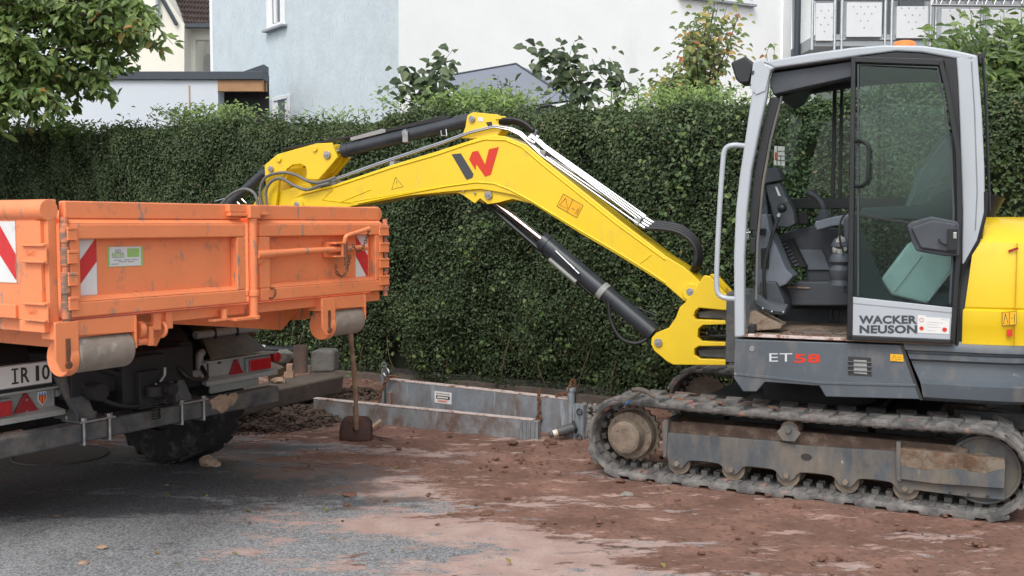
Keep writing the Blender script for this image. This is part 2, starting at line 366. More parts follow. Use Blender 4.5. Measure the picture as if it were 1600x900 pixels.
def ground_mat():
    m = bpy.data.materials.new('ground_surface'); t, b = nodes(m); L = t.links.new
    tc = t.nodes.new('ShaderNodeTexCoord').outputs['Object']
    def nz(sc_, det=6, ro=.6, st=(1, 1, 1), rot=0):
        mp = t.nodes.new('ShaderNodeMapping'); mp.inputs['Scale'].default_value = st; mp.inputs['Rotation'].default_value = (0, 0, rot); L(tc, mp.inputs[0])
        n = N(t, 'ShaderNodeTexNoise', Scale=sc_, Detail=det, Roughness=ro); L(mp.outputs[0], n.inputs['Vector']); return n.outputs['Fac']
    def at(n):
        a = t.nodes.new('ShaderNodeAttribute'); a.attribute_name = n; return a.outputs['Fac']
    def math_(op, a, b_=None):
        n = t.nodes.new('ShaderNodeMath'); n.operation = op
        for s, i in ((a, 0), (b_, 1)):
            if s is None: continue
            if isinstance(s, (int, float)): n.inputs[i].default_value = s
            else: L(s, n.inputs[i])
        return n.outputs[0]
    # asphalt with light and dark chippings
    vo = N(t, 'ShaderNodeTexVoronoi', Scale=110.); L(tc, vo.inputs['Vector'])
    vr = ramp(t, vo.outputs['Color'], .15, .95, (.11, .117, .123, 1), (.36, .37, .375, 1))
    big = ramp(t, nz(1.1, 5), .3, .7, (.80,) * 3 + (1,), (1.15,) * 3 + (1,))
    asp = mixc(t, 1., vr, big, 'MULTIPLY')
    asp = mixc(t, ramp(t, nz(320, 2), .66, .72), asp, (.42, .43, .43))
    # dusty pinkish film
    warp = math_('SUBTRACT', nz(9., 9, .78, (.6, 1.3, 1), .45), .5)
    fm = math_('ADD', math_('ADD', at('film'), math_('MULTIPLY', math_('SUBTRACT', nz(1.7, 10, .72, (.5, 1.5, 1), .45), .5), 3.6)), math_('MULTIPLY', warp, 3.0))
    fmask = ramp(t, fm, .40, .72)
    filmc = mixc(t, ramp(t, nz(5, 7), .4, .65), (.40, .265, .22), (.50, .365, .315))
    filmc = mixc(t, ramp(t, nz(60, 4, .7), .48, .75), filmc, (.32, .23, .2))
    c = mixc(t, math_('MULTIPLY', fmask, .88), asp, filmc)
    # soil spread and pressed on to the road
    mm = math_('ADD', math_('ADD', at('mud'), math_('MULTIPLY', math_('SUBTRACT', nz(1.9, 10, .74, (.5, 1.5, 1), .45), .5), 4.2)), math_('MULTIPLY', warp, 2.6))
    mmask = ramp(t, mm, .50, .64)
    mudc = mixc(t, ramp(t, nz(2.2, 8, .65), .35, .66), (.140, .070, .048), (.275, .150, .110))
    mudc = mixc(t, ramp(t, nz(26, 6, .7), .50, .66), mudc, (.105, .056, .040))
    mudc = mixc(t, ramp(t, nz(4.3, 9, .7, (.6, 1.4, 1), .45), .575, .63), mudc, (.42, .28, .235))
    c = mixc(t, mmask, c, mudc)
    wet = math_('MULTIPLY', at('wet'), math_('SUBTRACT', 1., mmask)); wm = ramp(t, math_('ADD', math_('ADD', wet, math_('MULTIPLY', math_('SUBTRACT', nz(1.8, 10, .74, (.5, 1.5, 1), .3), .5), 3.6)), math_('MULTIPLY', warp, 2.4)), .36, .74)
    c = mixc(t, wm, c, mixc(t, 1., c, (.40, .41, .43), 'MULTIPLY'))
    L(c, b.inputs['Base Color'])
    ro = math_('SUBTRACT', .88, math_('MULTIPLY', wm, .22)); L(ro, b.inputs['Roughness'])
    h = math_('ADD', math_('MULTIPLY', nz(130, 4, .7), .5), math_('MULTIPLY', math_('MULTIPLY', mmask, nz(22, 8, .72)), 1.6))
    bn = N(t, 'ShaderNodeBump', Strength=.55, Distance=.012); L(h, bn.inputs['Height']); L(bn.outputs[0], b.inputs['Normal'])
    MATS['ground_surface'] = m
ground_mat()
K0, K1 = Vector((-1.28, 10.45, 0)), Vector((.565, 9.24, 0)); KD = (K1 - K0).normalized(); KN = Vector((-KD.y, KD.x, 0))
if KN.y < 0: KN = -KN
def build_ground():
    xs = np.concatenate([[-300, -60, -20, -9], np.arange(-5.2, 4.6, .032), [7, 20, 60, 300]])
    ys = np.concatenate([[-40, 0, 2.2], np.arange(3.3, 11.2, .032), [13, 20, 60, 400]])
    nx, ny = len(xs), len(ys); co = np.zeros((ny, nx, 3)); A = np.zeros((3, ny, nx), np.float32)
    for j, y in enumerate(ys):
        for i, x in enumerate(xs):
            co[j, i, 0] = x; co[j, i, 1] = y
            if not (-5.3 < x < 4.7 and 3.2 < y < 11.3): continue
            mud, film, wet, n1, n2 = ground_attrs(x, y); A[:, j, i] = (mud, film, wet)
            if mud > .3:
                p = Vector((x, y, 0)); far = ss(7.0, 9.2, y + .55 * x)
                lump = max(0, noise.fractal(p * 9, .8, 2.1, 5) + .12) * .014 + max(0, n2 + .1) * .012
                lump += far * (max(0, noise.noise(p * 3.1) + .35) * .05 + max(0, noise.fractal(p * 16, .7, 2, 3)) * .02)
                co[j, i, 2] = ss(.3, .9, mud) * lump
    me = bpy.data.meshes.new('ground'); me.vertices.add(nx * ny); me.vertices.foreach_set('co', co.reshape(-1))
    g = np.arange(nx * ny).reshape(ny, nx); q = np.stack([g[:-1, :-1], g[:-1, 1:], g[1:, 1:], g[1:, :-1]], -1).reshape(-1)
    k = len(q) // 4; me.loops.add(len(q)); me.loops.foreach_set('vertex_index', q.astype(np.int32)); me.polygons.add(k)
    me.polygons.foreach_set('loop_start', np.arange(0, 4 * k, 4, dtype=np.int32)); me.polygons.foreach_set('loop_total', np.full(k, 4, np.int32)); me.update(calc_edges=True)
    me.polygons.foreach_set('use_smooth', [True] * k)
    for n_, a in zip(('mud', 'film', 'wet'), A): me.attributes.new(n_, 'FLOAT', 'POINT').data.foreach_set('value', a.reshape(-1))
    me.materials.append(MATS['ground_surface']); o = bpy.data.objects.new('ground', me); col.objects.link(o); tag(o, kind='structure')
build_ground()
# garden ground behind the kerb
g = MB(); a = K0 - KD * 30 + KN * .08; b = K0 + KD * 40 + KN * .08
g.prism([a, b, b + KN * 60, a + KN * 60], [p + Vector((0, 0, .09)) for p in (a, b, b + KN * 60, a + KN * 60)])
tag(obj('soil_bed', g, 'soil'), kind='structure')
# kerb of edging boards
KF = Fr(K0.x, K0.y, math.degrees(math.atan2(-KD.y, KD.x)) if False else 0)
def kpt(s, d, z): p = K0 + KD * s + KN * d; return Vector((p.x, p.y, z))
rt = empty('garden_edging', kpt(0, 0, 0)); tag(rt, 'low dark concrete edging running along the foot of the clipped hedge', 'edging')
s = -9.
i = 0
while s < 7.5:
    L_ = 1.6; z = .10 + .012 * math.sin(i * 2.3)
    m = MB(); m.prism([kpt(s + .006, 0, -.05), kpt(s + L_ - .006, .004, -.05), kpt(s + L_ - .006, .07, -.05), kpt(s + .006, .07, -.05)],
                      [kpt(s + .006, .0, z), kpt(s + L_ - .006, .004, z + .006), kpt(s + L_ - .006, .07, z + .006), kpt(s + .006, .07, z)])
    obj('edging_slab', m, 'kerb', rt, bev=.006); s += L_; i += 1
# ================================================================ HEDGE
def hh(s):                                # height along the hedge (s to the right)
    return 2.62 - .022 * s + .03 * math.sin(s * 1.7) + .02 * math.sin(s * 4.1)
def wav(s, z): return .05 * math.sin(s * 2.1 + z * 1.3) + .035 * math.sin(s * 5.3 - z * 3.9) + .03 * math.sin(s * 9.1 + z * 7.)
def hedge_pt(s, q):                       # q along the section: 0 foot, then up the face, over the top
    h = hh(s); R0 = .24; face = h - R0; arc = R0 * math.pi / 2
    if q < face: d = .06 - .16 * ss(0, .8, q) * 1; z = q; n = (-1, 0)
    elif q < face + arc:
        a = (q - face) / R0; d = -.10 + R0 * (1 - math.cos(a)); z = face + R0 * math.sin(a); n = (-math.cos(a), math.sin(a))
    else: d = -.10 + R0 + (q - face - arc); z = h; n = (0, 1)
    d -= wav(s, z) * (1 if n[0] else .3); z += wav(s * 1.3, d * 2) * .5 * n[1]
    return d, z, n
def build_hedge():
    s0, s1 = -9.6, 6.2
    rt = empty('clipped_hedge', kpt(0, .7, 0)); tag(rt, 'tall dense clipped dark green hedge stretching across behind the excavator', 'hedge')
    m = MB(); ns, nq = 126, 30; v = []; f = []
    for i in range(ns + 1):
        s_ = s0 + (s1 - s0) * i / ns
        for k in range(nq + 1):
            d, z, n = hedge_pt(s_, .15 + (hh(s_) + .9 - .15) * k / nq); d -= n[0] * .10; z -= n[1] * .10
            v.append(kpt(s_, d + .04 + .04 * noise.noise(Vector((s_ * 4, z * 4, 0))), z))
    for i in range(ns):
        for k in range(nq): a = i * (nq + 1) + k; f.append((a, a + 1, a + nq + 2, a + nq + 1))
    m.add(v, f); obj('branches', m, 'hedge_core', rt, ang=180)  # solid near-black sheet in place of branches and the shade between them
    n = 340000; P = np.empty((n, 3)); Q = np.empty((n, 3)); rr = np.empty(n); k = 0
    ss_ = rng.random(n * 2); qq = rng.random(n * 2); dd = rng.exponential(.035, n * 2); keep = rng.random(n * 2)
    for i in range(n * 2):
        if k >= n: break
        s_ = s0 + (s1 - s0) * ss_[i]; q = .04 + (hh(s_) + .75) * qq[i]
        c = noise.noise(Vector((s_ * 3.2, q * 3.2, 7)))
        dens = .85 + .6 * c
        if q < .35: dens *= .35 + q * 1.4
        dens -= max(0, noise.noise(Vector((s_ * 1.3, q * 1.6, 3))) - .15) * 1.2
        if keep[i] > dens: continue
        d, z, nn = hedge_pt(s_, q); e = dd[i] - .03 * c - .02
        d -= nn[0] * e; z -= nn[1] * e
        p = kpt(s_, d, z); P[k] = p; o = KN * nn[0]; Q[k] = (o.x, o.y, nn[1])
        rr[k] = min(1, max(0, .5 + .45 * c + .35 * noise.noise(Vector((s_ * .7, q * .9, 11))) + (.3 if nn[1] > .3 else 0))); k += 1  # top leaves get paler tones, standing in for light from the sky
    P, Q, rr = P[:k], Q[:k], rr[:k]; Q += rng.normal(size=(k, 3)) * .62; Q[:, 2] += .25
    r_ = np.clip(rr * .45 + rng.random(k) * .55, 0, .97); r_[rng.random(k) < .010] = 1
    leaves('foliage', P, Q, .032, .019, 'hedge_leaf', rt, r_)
    # fresh shoots standing up from the top
    P = []; Q = []
    for i in range(1500):
        s_ = random.uniform(s0, s1); d = random.uniform(-.15, .6); L_ = random.uniform(.03, .13) * (1 + 1.0 * max(0, noise.noise(Vector((s_ * .8, 3, 0)))))
        b_ = kpt(s_, d, hedge_pt(s_, hh(s_) + .1)[1] + (-.08 if d < .05 else 0)); lean = Vector((random.gauss(0, .25), random.gauss(0, .25), 1))
        for j in range(8): P.append(b_ + lean * L_ * j / 7); Q.append((random.gauss(0, 1), random.gauss(0, 1), .6))
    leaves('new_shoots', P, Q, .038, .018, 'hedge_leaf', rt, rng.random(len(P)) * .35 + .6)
    # ivy and maple growing out of the hedge
    P = []; Q = []
    cl = [(1075, 258, .14, 60), (1062, 295, .12, 50), (1050, 330, .10, 26), (1010, 270, .10, 20), (1150, 350, .15, 55), (1140, 300, .14, 30), (760, 352, .13, 40), (735, 372, .10, 26), (725, 402, .06, 12), (700, 420, .08, 14),
          (760, 545, .17, 55), (690, 560, .14, 40), (850, 560, .12, 26), (930, 590, .06, 12), (660, 570, .10, 20), (990, 455, .15, 30), (830, 480, .14, 26), (980, 510, .1, 16), (700, 480, .2, 30), (640, 520, .2, 34), (600, 545, .14, 22),
          (870, 520, .2, 40), (1120, 380, .2, 36), (1000, 560, .12, 18), (560, 560, .2, 26), (480, 540, .25, 40), (450, 560, .2, 24), (30, 265, .1, 6), (1035, 400, .14, 18), (790, 430, .14, 18), (1550, 270, .2, 26), (1560, 240, .16, 20), (1020, 200, .25, 60), (1100, 190, .3, 90), (1150, 175, .25, 70), (960, 185, .2, 40)]
    for (px, py, r0, n_) in cl:
        d = ray(px, py); nk = KN; t_ = ((K0 - Vector((0, 0, H))).dot(nk) - .22) / Vector(d).dot(nk); c = Vector((0, 0, H)) + Vector(d) * t_
        for j in range(int(n_ * .34) + 2):
            o = Vector((random.gauss(0, .5), random.gauss(0, .12), random.gauss(0, .55))) * r0; P.append(c + o); Q.append((-KN.x + random.gauss(0, .5), -KN.y + random.gauss(0, .5), .5 + random.gauss(0, .3)))
    leaves('ivy', P, Q, .043, .033, 'ivy_leaf', rt)
    # bare stems at the foot
    m = MB()
    for i in range(22):
        s_ = random.uniform(-3, 5); x = random.uniform(-.12, .12)
        m.tube(catmull([kpt(s_, .02, .06), kpt(s_ + x, -.04, .3), kpt(s_ + x * 2.2, .03, .62)], 4), .005, 5)
    each(obj, 'bare_stem', m, 'twig', rt)
build_hedge()
# ================================================================ PLANTS BEHIND
def plant(name, label, cat, base, stems, L, W, mat, n_leaf, spread=.05, droop=0., r0=.008, group=None, leafangle=None):
    """stems: list of polylines (world points)"""
    rt = empty(name, base); tag(rt, label, cat, group); m = MB(); P = []; Q = []; T = []
    for S_ in stems:
        S_ = catmull(S_, 6); m.tube(S_, [max(.0025, r0 * (1 - .8 * i / (len(S_) - 1))) for i in range(len(S_))], 5)
        k = len(S_)
        for j in range(n_leaf):
            t = (j + random.random()) / n_leaf * (k - 1.001); i = int(t); p = S_[i].lerp(S_[i + 1], t - i)
            o = Vector((random.gauss(0, 1), random.gauss(0, 1), random.gauss(0, .7))); P.append(p + o * spread * random.random())
            Q.append((random.gauss(0, .6), random.gauss(0, .4) - .9, .75)); T.append((o.x, o.y, o.z * .5 - droop))
    obj('stem', m, 'twig' if 'tree' in name else 'green_stem', rt); leaves('foliage', P, Q, L, W, mat, rt, tang=np.array(T) + rng.normal(size=(len(T), 3)) * .15); return rt
def twiggy(px, py, D, top, n, w, h, seg=3, curl=.2):
    """n stems rising from a base pixel to tops spread round `top`"""
    b = dp(px, py, D); out = []
    for i in range(n):
        t = dp(top[0] + random.gauss(0, w), top[1] + abs(random.gauss(0, h)), D + random.gauss(0, .25)); P = [b + Vector((random.gauss(0, .05), random.gauss(0, .05), 0))]
        for k in range(1, seg + 1): P.append(P[0].lerp(t, k / seg) + Vector((random.gauss(0, curl), random.gauss(0, curl), 0)) * (.5 if k < seg else .1))
        out.append(P)
    return out
DB = 12.0
plant('climbing_vine', 'dark leafy vine shoots arching against the white house corner', 'vine', dp(665, 215, DB), [[dp(665, 215, DB), dp(665, 150, DB), dp(685, 110, DB), dp(708, 76, DB)], [dp(665, 215, DB), dp(645, 160, DB), dp(630, 130, DB), dp(604, 143, DB)], [dp(665, 215, DB), dp(672, 150, DB), dp(652, 118, DB), dp(635, 115, DB)], [dp(668, 215, DB), dp(700, 160, DB), dp(690, 120, DB), dp(698, 105, DB)]], .12, .085, 'vine_leaf', 42, .10, .3)
plant('climbing_vine', 'tall dark leafy vine shoots just right of the grey garden tent', 'vine', dp(890, 210, DB), [[dp(895, 210, DB), dp(905, 140, DB), dp(890, 95, DB), dp(897, 66, DB)], [dp(895, 210, DB), dp(880, 140, DB), dp(850, 100, DB), dp(832, 104, DB)], [dp(895, 210, DB), dp(910, 130, DB), dp(868, 85, DB), dp(845, 84, DB)], [dp(898, 210, DB), dp(900, 150, DB), dp(880, 115, DB), dp(872, 95, DB)], [dp(898, 210, DB), dp(915, 160, DB), dp(905, 130, DB), dp(880, 108, DB)]], .12, .085, 'vine_leaf', 46, .13, .3)
plant('climbing_vine', 'shorter dark vine shoot left of the autumn coloured tree', 'vine', dp(950, 210, DB), [[dp(950, 210, DB), dp(955, 140, DB), dp(938, 118, DB), dp(925, 92, DB)], [dp(950, 210, DB), dp(965, 150, DB), dp(962, 115, DB), dp(952, 90, DB)], [dp(950, 210, DB), dp(975, 160, DB), dp(975, 130, DB), dp(968, 122, DB)]], .11, .08, 'vine_leaf', 34, .10, .3)
plant('feathery_shrub', 'light green feathery shrub rising over the hedge below the grey tent', 'shrub', dp(745, 230, 12), twiggy(745, 215, 12, (735, 138), 150, 52, 14), .06, .024, 'bright_leaf', 46, .10)
plant('feathery_shrub', 'pale fine leaved shoots above the hedge left of the blue grey wall corner', 'shrub', dp(470, 220, 12.4), twiggy(520, 215, 12.4, (525, 165), 16, 36, 7), .045, .018, 'bright_leaf', 18, .05)
plant('feathery_shrub', 'wispy light green shoots above the hedge in front of the garage', 'shrub', dp(320, 225, 13), twiggy(320, 215, 13, (325, 160), 60, 45, 10), .055, .022, 'bright_leaf', 26, .07)
plant('feathery_shrub', 'light green low growth above the far left of the hedge', 'shrub', dp(130, 230, 13.6), twiggy(120, 225, 13.6, (95, 188), 44, 50, 6), .06, .03, 'bright_leaf', 26, .09)
plant('broadleaf_shrub', 'upright shoots with narrow leaves in front of the grey tent', 'shrub', dp(780, 215, 12.3), [[dp(x0, 215, 12.3), dp(x0 + 2, 170, 12.3), dp(x1, y1, 12.3)] for x0, x1, y1 in ((765, 767, 127), (775, 778, 118), (781, 784, 130), (795, 796, 125), (805, 806, 135), (755, 752, 140), (800, 812, 150), (745, 745, 150))], .075, .026, 'vine_leaf', 26, .04, -.4)
plant('bushy_shrub', 'bright green bushy growth over the hedge left of the cab', 'shrub', dp(1080, 230, 11.2), twiggy(1080, 230, 11.2, (1085, 134), 130, 52, 16), .05, .020, 'bright_leaf', 46, .12)
st = []
for i in range(24):
    a = random.gauss(0, 25); yt = -8 + random.uniform(0, 80) ** 1.0
    st.append([dp(1090, 215, 13), dp(1094 + a * .35, 140, 13), dp(1096 + a * .85, (130 + yt) / 2, 13 + random.gauss(0, .25)), dp(1106 + a * 1.05, yt, 13 + random.gauss(0, .3))])
for i in range(8): st.append([dp(1075, 215, 13), dp(1060, 150, 13), dp(1040 + random.gauss(0, 14), 100 + random.uniform(0, 40), 13)])
plant('young_tree', 'young slim tree with yellow and reddish autumn leaves against the white wall', 'tree', dp(1088, 230, 13), st, .085, .05, 'autumn_leaf', 54, .16, .5, .015)
plant('young_sapling', 'thin sapling with a few rusty leaves beside the cab roof', 'sapling', dp(1207, 200, 13), [[dp(1200, 200, 13), dp(1204, 130, 13), dp(1198, 85, 13), dp(1206, 68, 13)], [dp(1203, 200, 13), dp(1206, 120, 13), dp(1211, 70, 13)]], .08, .045, 'autumn_leaf', 15, .06, .6)
st = []
for i in range(130):
    x = random.uniform(1425, 1720); yt = 62 - 58 * math.exp(-((x - 1560) / 75) ** 2) + random.uniform(-4, 90); D = 10.6 + random.gauss(0, .4)
    if x < 1440: yt = max(yt, 50)
    st.append([dp(x + (1560 - x) * .3, 215, D), dp(x + (1560 - x) * .1, (215 + yt) / 2, D), dp(x + random.gauss(0, 6), yt, D)])
plant('laurel_bush', 'big bright green laurel bush behind the cab in front of the balconies', 'bush', dp(1560, 300, 10.6), st, .11, .045, 'laurel_leaf', 54, .13, -.2)
def cherry():
    rt = empty('cherry_tree', dp(-60, 360, 12.6).xy.to_3d()); tag(rt, 'large leafy cherry tree with drooping branches at the left edge behind the hedge', 'tree')
    poly = [(-420, 230), (-420, -420), (180, -420), (215, -60), (238, 30), (262, 60), (285, 78), (262, 88), (225, 100), (190, 118), (172, 158), (120, 168), (85, 200), (0, 215)]
    def inside(x, y):
        c = False; n = len(poly)
        for i in range(n):
            x0, y0 = poly[i]; x1, y1 = poly[i - 1]
            if (y0 > y) != (y1 > y) and x < (x1 - x0) * (y - y0) / (y1 - y0) + x0: c = not c
        return c
    m = MB(); b = dp(-60, 360, 12.6); b.z = 0; top = dp(-90, 60, 12.8)
    m.tube(catmull([b, dp(-70, 220, 12.7), top, dp(-60, -250, 12.8)], 6), [.17 - .005 * i for i in range(19)], 10); obj('trunk', m, 'bark', rt)
    P = []; Q = []; T = []; lm = MB(); k = 0
    while k < 330:
        x, y = random.uniform(-420, 290), random.uniform(-420, 215)
        if k < 200 and (x < -40 or y < -60): continue
        if not inside(x, y) or (55 < x < 128 and 58 < y < 92) or (95 < x < 140 and 100 < y < 125): continue
        k += 1; D = random.uniform(11.9, 13.9); tip = dp(x, y, D); dirx = 1 if x > -90 else -1
        s_ = Vector((tip.x - dirx * random.uniform(.35, .7), D + random.gauss(0, .15), tip.z + random.uniform(.18, .42)))
        mid = s_.lerp(tip, .5) + Vector((0, 0, .12)); S_ = catmull([s_, mid, tip], 8); lm.tube(S_, [.010 - .0005 * i for i in range(len(S_))], 4)
        if k % 6 == 0:
            q = Vector((-.9, 12.8, s_.z * .55 + top.z * .35)); q.x = top.x + (s_.x - top.x) * .12
            lm.tube(catmull([q, q.lerp(s_, .5) + Vector((0, 0, .2)), s_], 6), [.04 - .0022 * i for i in range(13)], 6)
        for j in range(34):
            t = random.random() * (len(S_) - 1.001); i = int(t); p = S_[i].lerp(S_[i + 1], t - i)
            o = Vector((random.gauss(0, 1), random.gauss(0, 1), random.gauss(0, .4))).normalized()
            P.append(p + o * .03); Q.append((random.gauss(0, .5), -1.0 + random.gauss(0, .45), .7)); T.append((o.x + dirx * .4, o.y, -.9 + random.gauss(0, .3)))
        for j in range(16):
            o = Vector((random.gauss(0, .22), random.gauss(0, .25), random.gauss(0, .16))); P.append(s_ + o); Q.append((random.gauss(0, .5), -.4 + random.gauss(0, .5), .9)); T.append((random.gauss(0, .6), random.gauss(0, .6), -.7))
    obj('limbs', lm, 'bark', rt); leaves('crown', P, Q, .125, .058, 'cherry_leaf', rt, tang=np.array(T))
cherry()
# ================================================================ HOUSES
def quadwall(mb, a, b, z0, z1, th=.3, n=None):
    a, b = Vector((*a, 0)), Vector((*b, 0)); d = (b - a).normalized(); nn = Vector((-d.y, d.x, 0))
    if n is not None and nn.dot(Vector((*n, 0))) < 0: nn = -nn
    mb.prism([a + Vector((0, 0, z0)), b + Vector((0, 0, z0)), b + nn * th + Vector((0, 0, z0)), a + nn * th + Vector((0, 0, z0))],
             [a + Vector((0, 0, z1)), b + Vector((0, 0, z1)), b + nn * th + Vector((0, 0, z1)), a + nn * th + Vector((0, 0, z1))])
def window(rt, o, d, z0, z1, wdt, n, mull=False, sill=True):
    """window set on a wall: o = left lower point on wall plane, d = along, n = outward"""
    o, d, n = Vector((*o, 0)), Vector((*d, 0)).normalized(), Vector((*n, 0)).normalized(); U_ = Vector((0, 0, 1)); f = MB()
    def bx(m, a0, a1, h0, h1, n0, n1):
        q = [o + d * a + U_ * h + n * k for a in (a0, a1) for h in (h0, h1) for k in (n0, n1)]; m.add(q, [(0, 1, 3, 2), (4, 6, 7, 5), (0, 4, 5, 1), (2, 3, 7, 6), (0, 2, 6, 4), (1, 5, 7, 3)])
    t = .09; e = .05
    bx(f, 0, wdt, z1 - t, z1, .003, e); bx(f, 0, wdt, z0, z0 + t, .003, e); bx(f, 0, t, z0 + t, z1 - t, .003, e); bx(f, wdt - t, wdt, z0 + t, z1 - t, .003, e)
    if mull: bx(f, wdt / 2 - .06, wdt / 2 + .06, z0 + t, z1 - t, .004, e + .01)
    w_ = obj('window', f, 'pvc', rt, bev=.008); p = MB(); bx(p, t, wdt - t, z0 + t, z1 - t, .002, .015); obj('pane', p, 'window_glass', w_)
    c = MB()
    for i in range(5): x = t + i * (wdt - 2 * t) * .05; bx(c, x, x + (wdt - 2 * t) * .04, z0 + t, z1 - t, .016, .018 + .003 * (i % 2)); bx(c, wdt - x - (wdt - 2 * t) * .04, wdt - x, z0 + t, z1 - t, .016, .018 + .003 * (i % 2))
    obj('curtain', c, 'wall_white', w_)
    if sill: s_ = MB(); bx(s_, -.06, wdt + .06, z0 - .05, z0 - .004, .003, .14); obj('sill', s_, 'slab', w_)
cx, cy = dp(625, 400, 20).xy
dl = Vector((-.6, .8)); dr = Vector((.88, .475)).normalized()
e1 = (cx + dl.x * 9.3, cy + dl.y * 9.3); e2 = (cx + dr.x * 9.75, cy + dr.y * 9.75); e3 = (e1[0] + e2[0] - cx, e1[1] + e2[1] - cy)
hs_ = empty('plastered_house', (cx, cy, 0)); tag(hs_, 'large plastered house with a blue grey side wall and a bright white wall', 'house')
m = MB(); quadwall(m, (cx + dl.x * .001, cy + dl.y * .001), e1, 0, 8.2, .3, (.8, .6)); obj('side_wall', m, 'wall_blue', hs_)
m = MB(); quadwall(m, (cx, cy), e2, 0, 8.2, .3, (-.47, .88)); quadwall(m, e1, e3, 0, 8.19, .3); quadwall(m, e2, e3, 0, 8.19, .3); obj('wall', m, 'wall_white', hs_)
m = MB(); A_ = [Vector((p[0], p[1], 8.2)) for p in ((cx, cy), e2, e3, e1)]; cc = sum(A_, Vector()) / 4; A_ = [cc + (p - cc) * 1.06 for p in A_]; r1 = (A_[0] + A_[3]) / 2 + Vector((0, 0, 2.6)); r2 = (A_[1] + A_[2]) / 2 + Vector((0, 0, 2.6))
m.add(A_ + [r1, r2], [(0, 1, 5, 4), (2, 3, 4, 5), (0, 4, 3), (1, 2, 5), (0, 3, 2, 1)]); obj('roof', m, 'roof_tile', hs_)
def on_line(px, o, d):
    d0 = ray(px, 400); k = (o[0] * d0[1] - o[1] * d0[0]) / (d[1] * d0[0] - d[0] * d0[1]); return k, (o[0] + d[0] * k, o[1] + d[1] * k)
def zat(p, py): return dp(800, py, p[1])[2]
nl = (-.8, -.6)
kA, pA = on_line(424, (cx, cy), dl); kB, pB = on_line(452, (cx, cy), dl)
window(hs_, pA, (-dl.x, -dl.y), zat(pB, 38), zat(pB, -75), kA - kB, nl, True)
kA, pA = on_line(431, (cx, cy), dl); kB, pB = on_line(457, (cx, cy), dl)
window(hs_, pA, (-dl.x, -dl.y), zat(pB, 215), zat(pB, 147), kA - kB, nl)
kA, pA = on_line(1058, (cx, cy), dr); kB, pB = on_line(1168, (cx, cy), dr)
window(hs_, pA, (dr.x, dr.y), zat(pB, 8), zat(pB, -110), kB - kA, (.47, -.88), True)
# downpipe at the white wall end
kp, pp = on_line(1238, (cx, cy), dr)
m = MB(); m.cyl((pp[0], pp[1] - .12, 0), (pp[0], pp[1] - .12, 8.1), .075, 12); obj('downpipe', m, 'fascia', hs_)
# garage with flat roof
gD = 22.5
gr = empty('flat_garage', dp(240, 300, gD + .5).xy.to_3d()); tag(gr, 'pale grey flat roofed garage with dark fascia and timber carport beam', 'garage')
zt = dp(300, 125, gD)[2]; x0 = dp(40, 300, gD)[0]; x1 = dp(343, 300, gD)[0]; x2 = dp(415, 300, gD)[0]
m = MB(); m.box((x0, gD, 0), (x1, gD + .25, zt)); m.box((x0, gD + .251, 0), (x0 + .25, gD + 5, zt)); m.box((x1 - .25, gD + .251, 0), (x1, gD + 5, zt)); obj('wall', m, 'wall_garage', gr)
m = MB(); m.prism([(x0 - .1, gD - .08, zt + .002), (x2, gD - .08, zt + .002), (x2, gD + .5, zt + .002), (x0 - .1, gD + 5.2, zt + .002)], [(x0 - .1, gD - .08, zt + .17), (x2, gD - .08, zt + .17), (x2, gD + .5, zt + .17), (x0 - .1, gD + 5.2, zt + .17)]); obj('roof', m, 'fascia', gr, bev=.01)
m = MB(); m.add([(x2 - .45, gD, zt + .175), (x2, gD, zt + .175), (x2, gD, zt + .33), (x2 - .45, gD + .45, zt + .175), (x2, gD + .45, zt + .175), (x2, gD + .45, zt + .33)], [(0, 1, 2), (3, 5, 4), (0, 2, 5, 3), (1, 4, 5, 2), (0, 3, 4, 1)]); obj('flashing', m, 'fascia', gr)
for dy, zz_ in ((0, .24), (.3, .2)): obj('beam', MB().box((x1 + .003, gD - .02 + dy, zt - zz_), (x2 - .02, gD + .10 + dy, zt)), 'timber', gr, bev=.006)
m = MB(); m.box((x1 + .01, gD + .48, 0), (x2 - .02, gD + .56, zt - .002)); obj('dark_backing', m, 'chassis', gr)  # near-black sheet stands in for the shade inside the open carport
lt = empty('wall_lantern', dp(268, 182, gD - .05)); tag(lt, 'small dark wall lantern on the pale garage wall', 'lantern'); c = dp(268, 178, gD - .08)
m = MB(); m.cyl(c + Vector((0, 0, -.07)), c + Vector((0, 0, .07)), .035, 10, .05); m.cyl(c + Vector((0, 0, -.16)), c + Vector((0, 0, -.075)), .03, 8); obj('lamp_glass', m, 'slab', lt)
m = MB(); m.box(c + Vector((-.06, -.05, .075)), c + Vector((.06, .07, .09))); m.tube([c + Vector((0, .07, -.14)), c + Vector((0, 0, -.16))], .012, 6); obj('frame', m, 'fascia', lt)
m = MB(); q = dp(297, 215, gD - .5); m.tube([q, dp(296, 134, gD - .5)], .02, 6); st_ = obj('garden_stake', m, 'wood', None, loc=q); tag(st_, 'wooden stake rising above the hedge in front of the garage wall', 'stake')
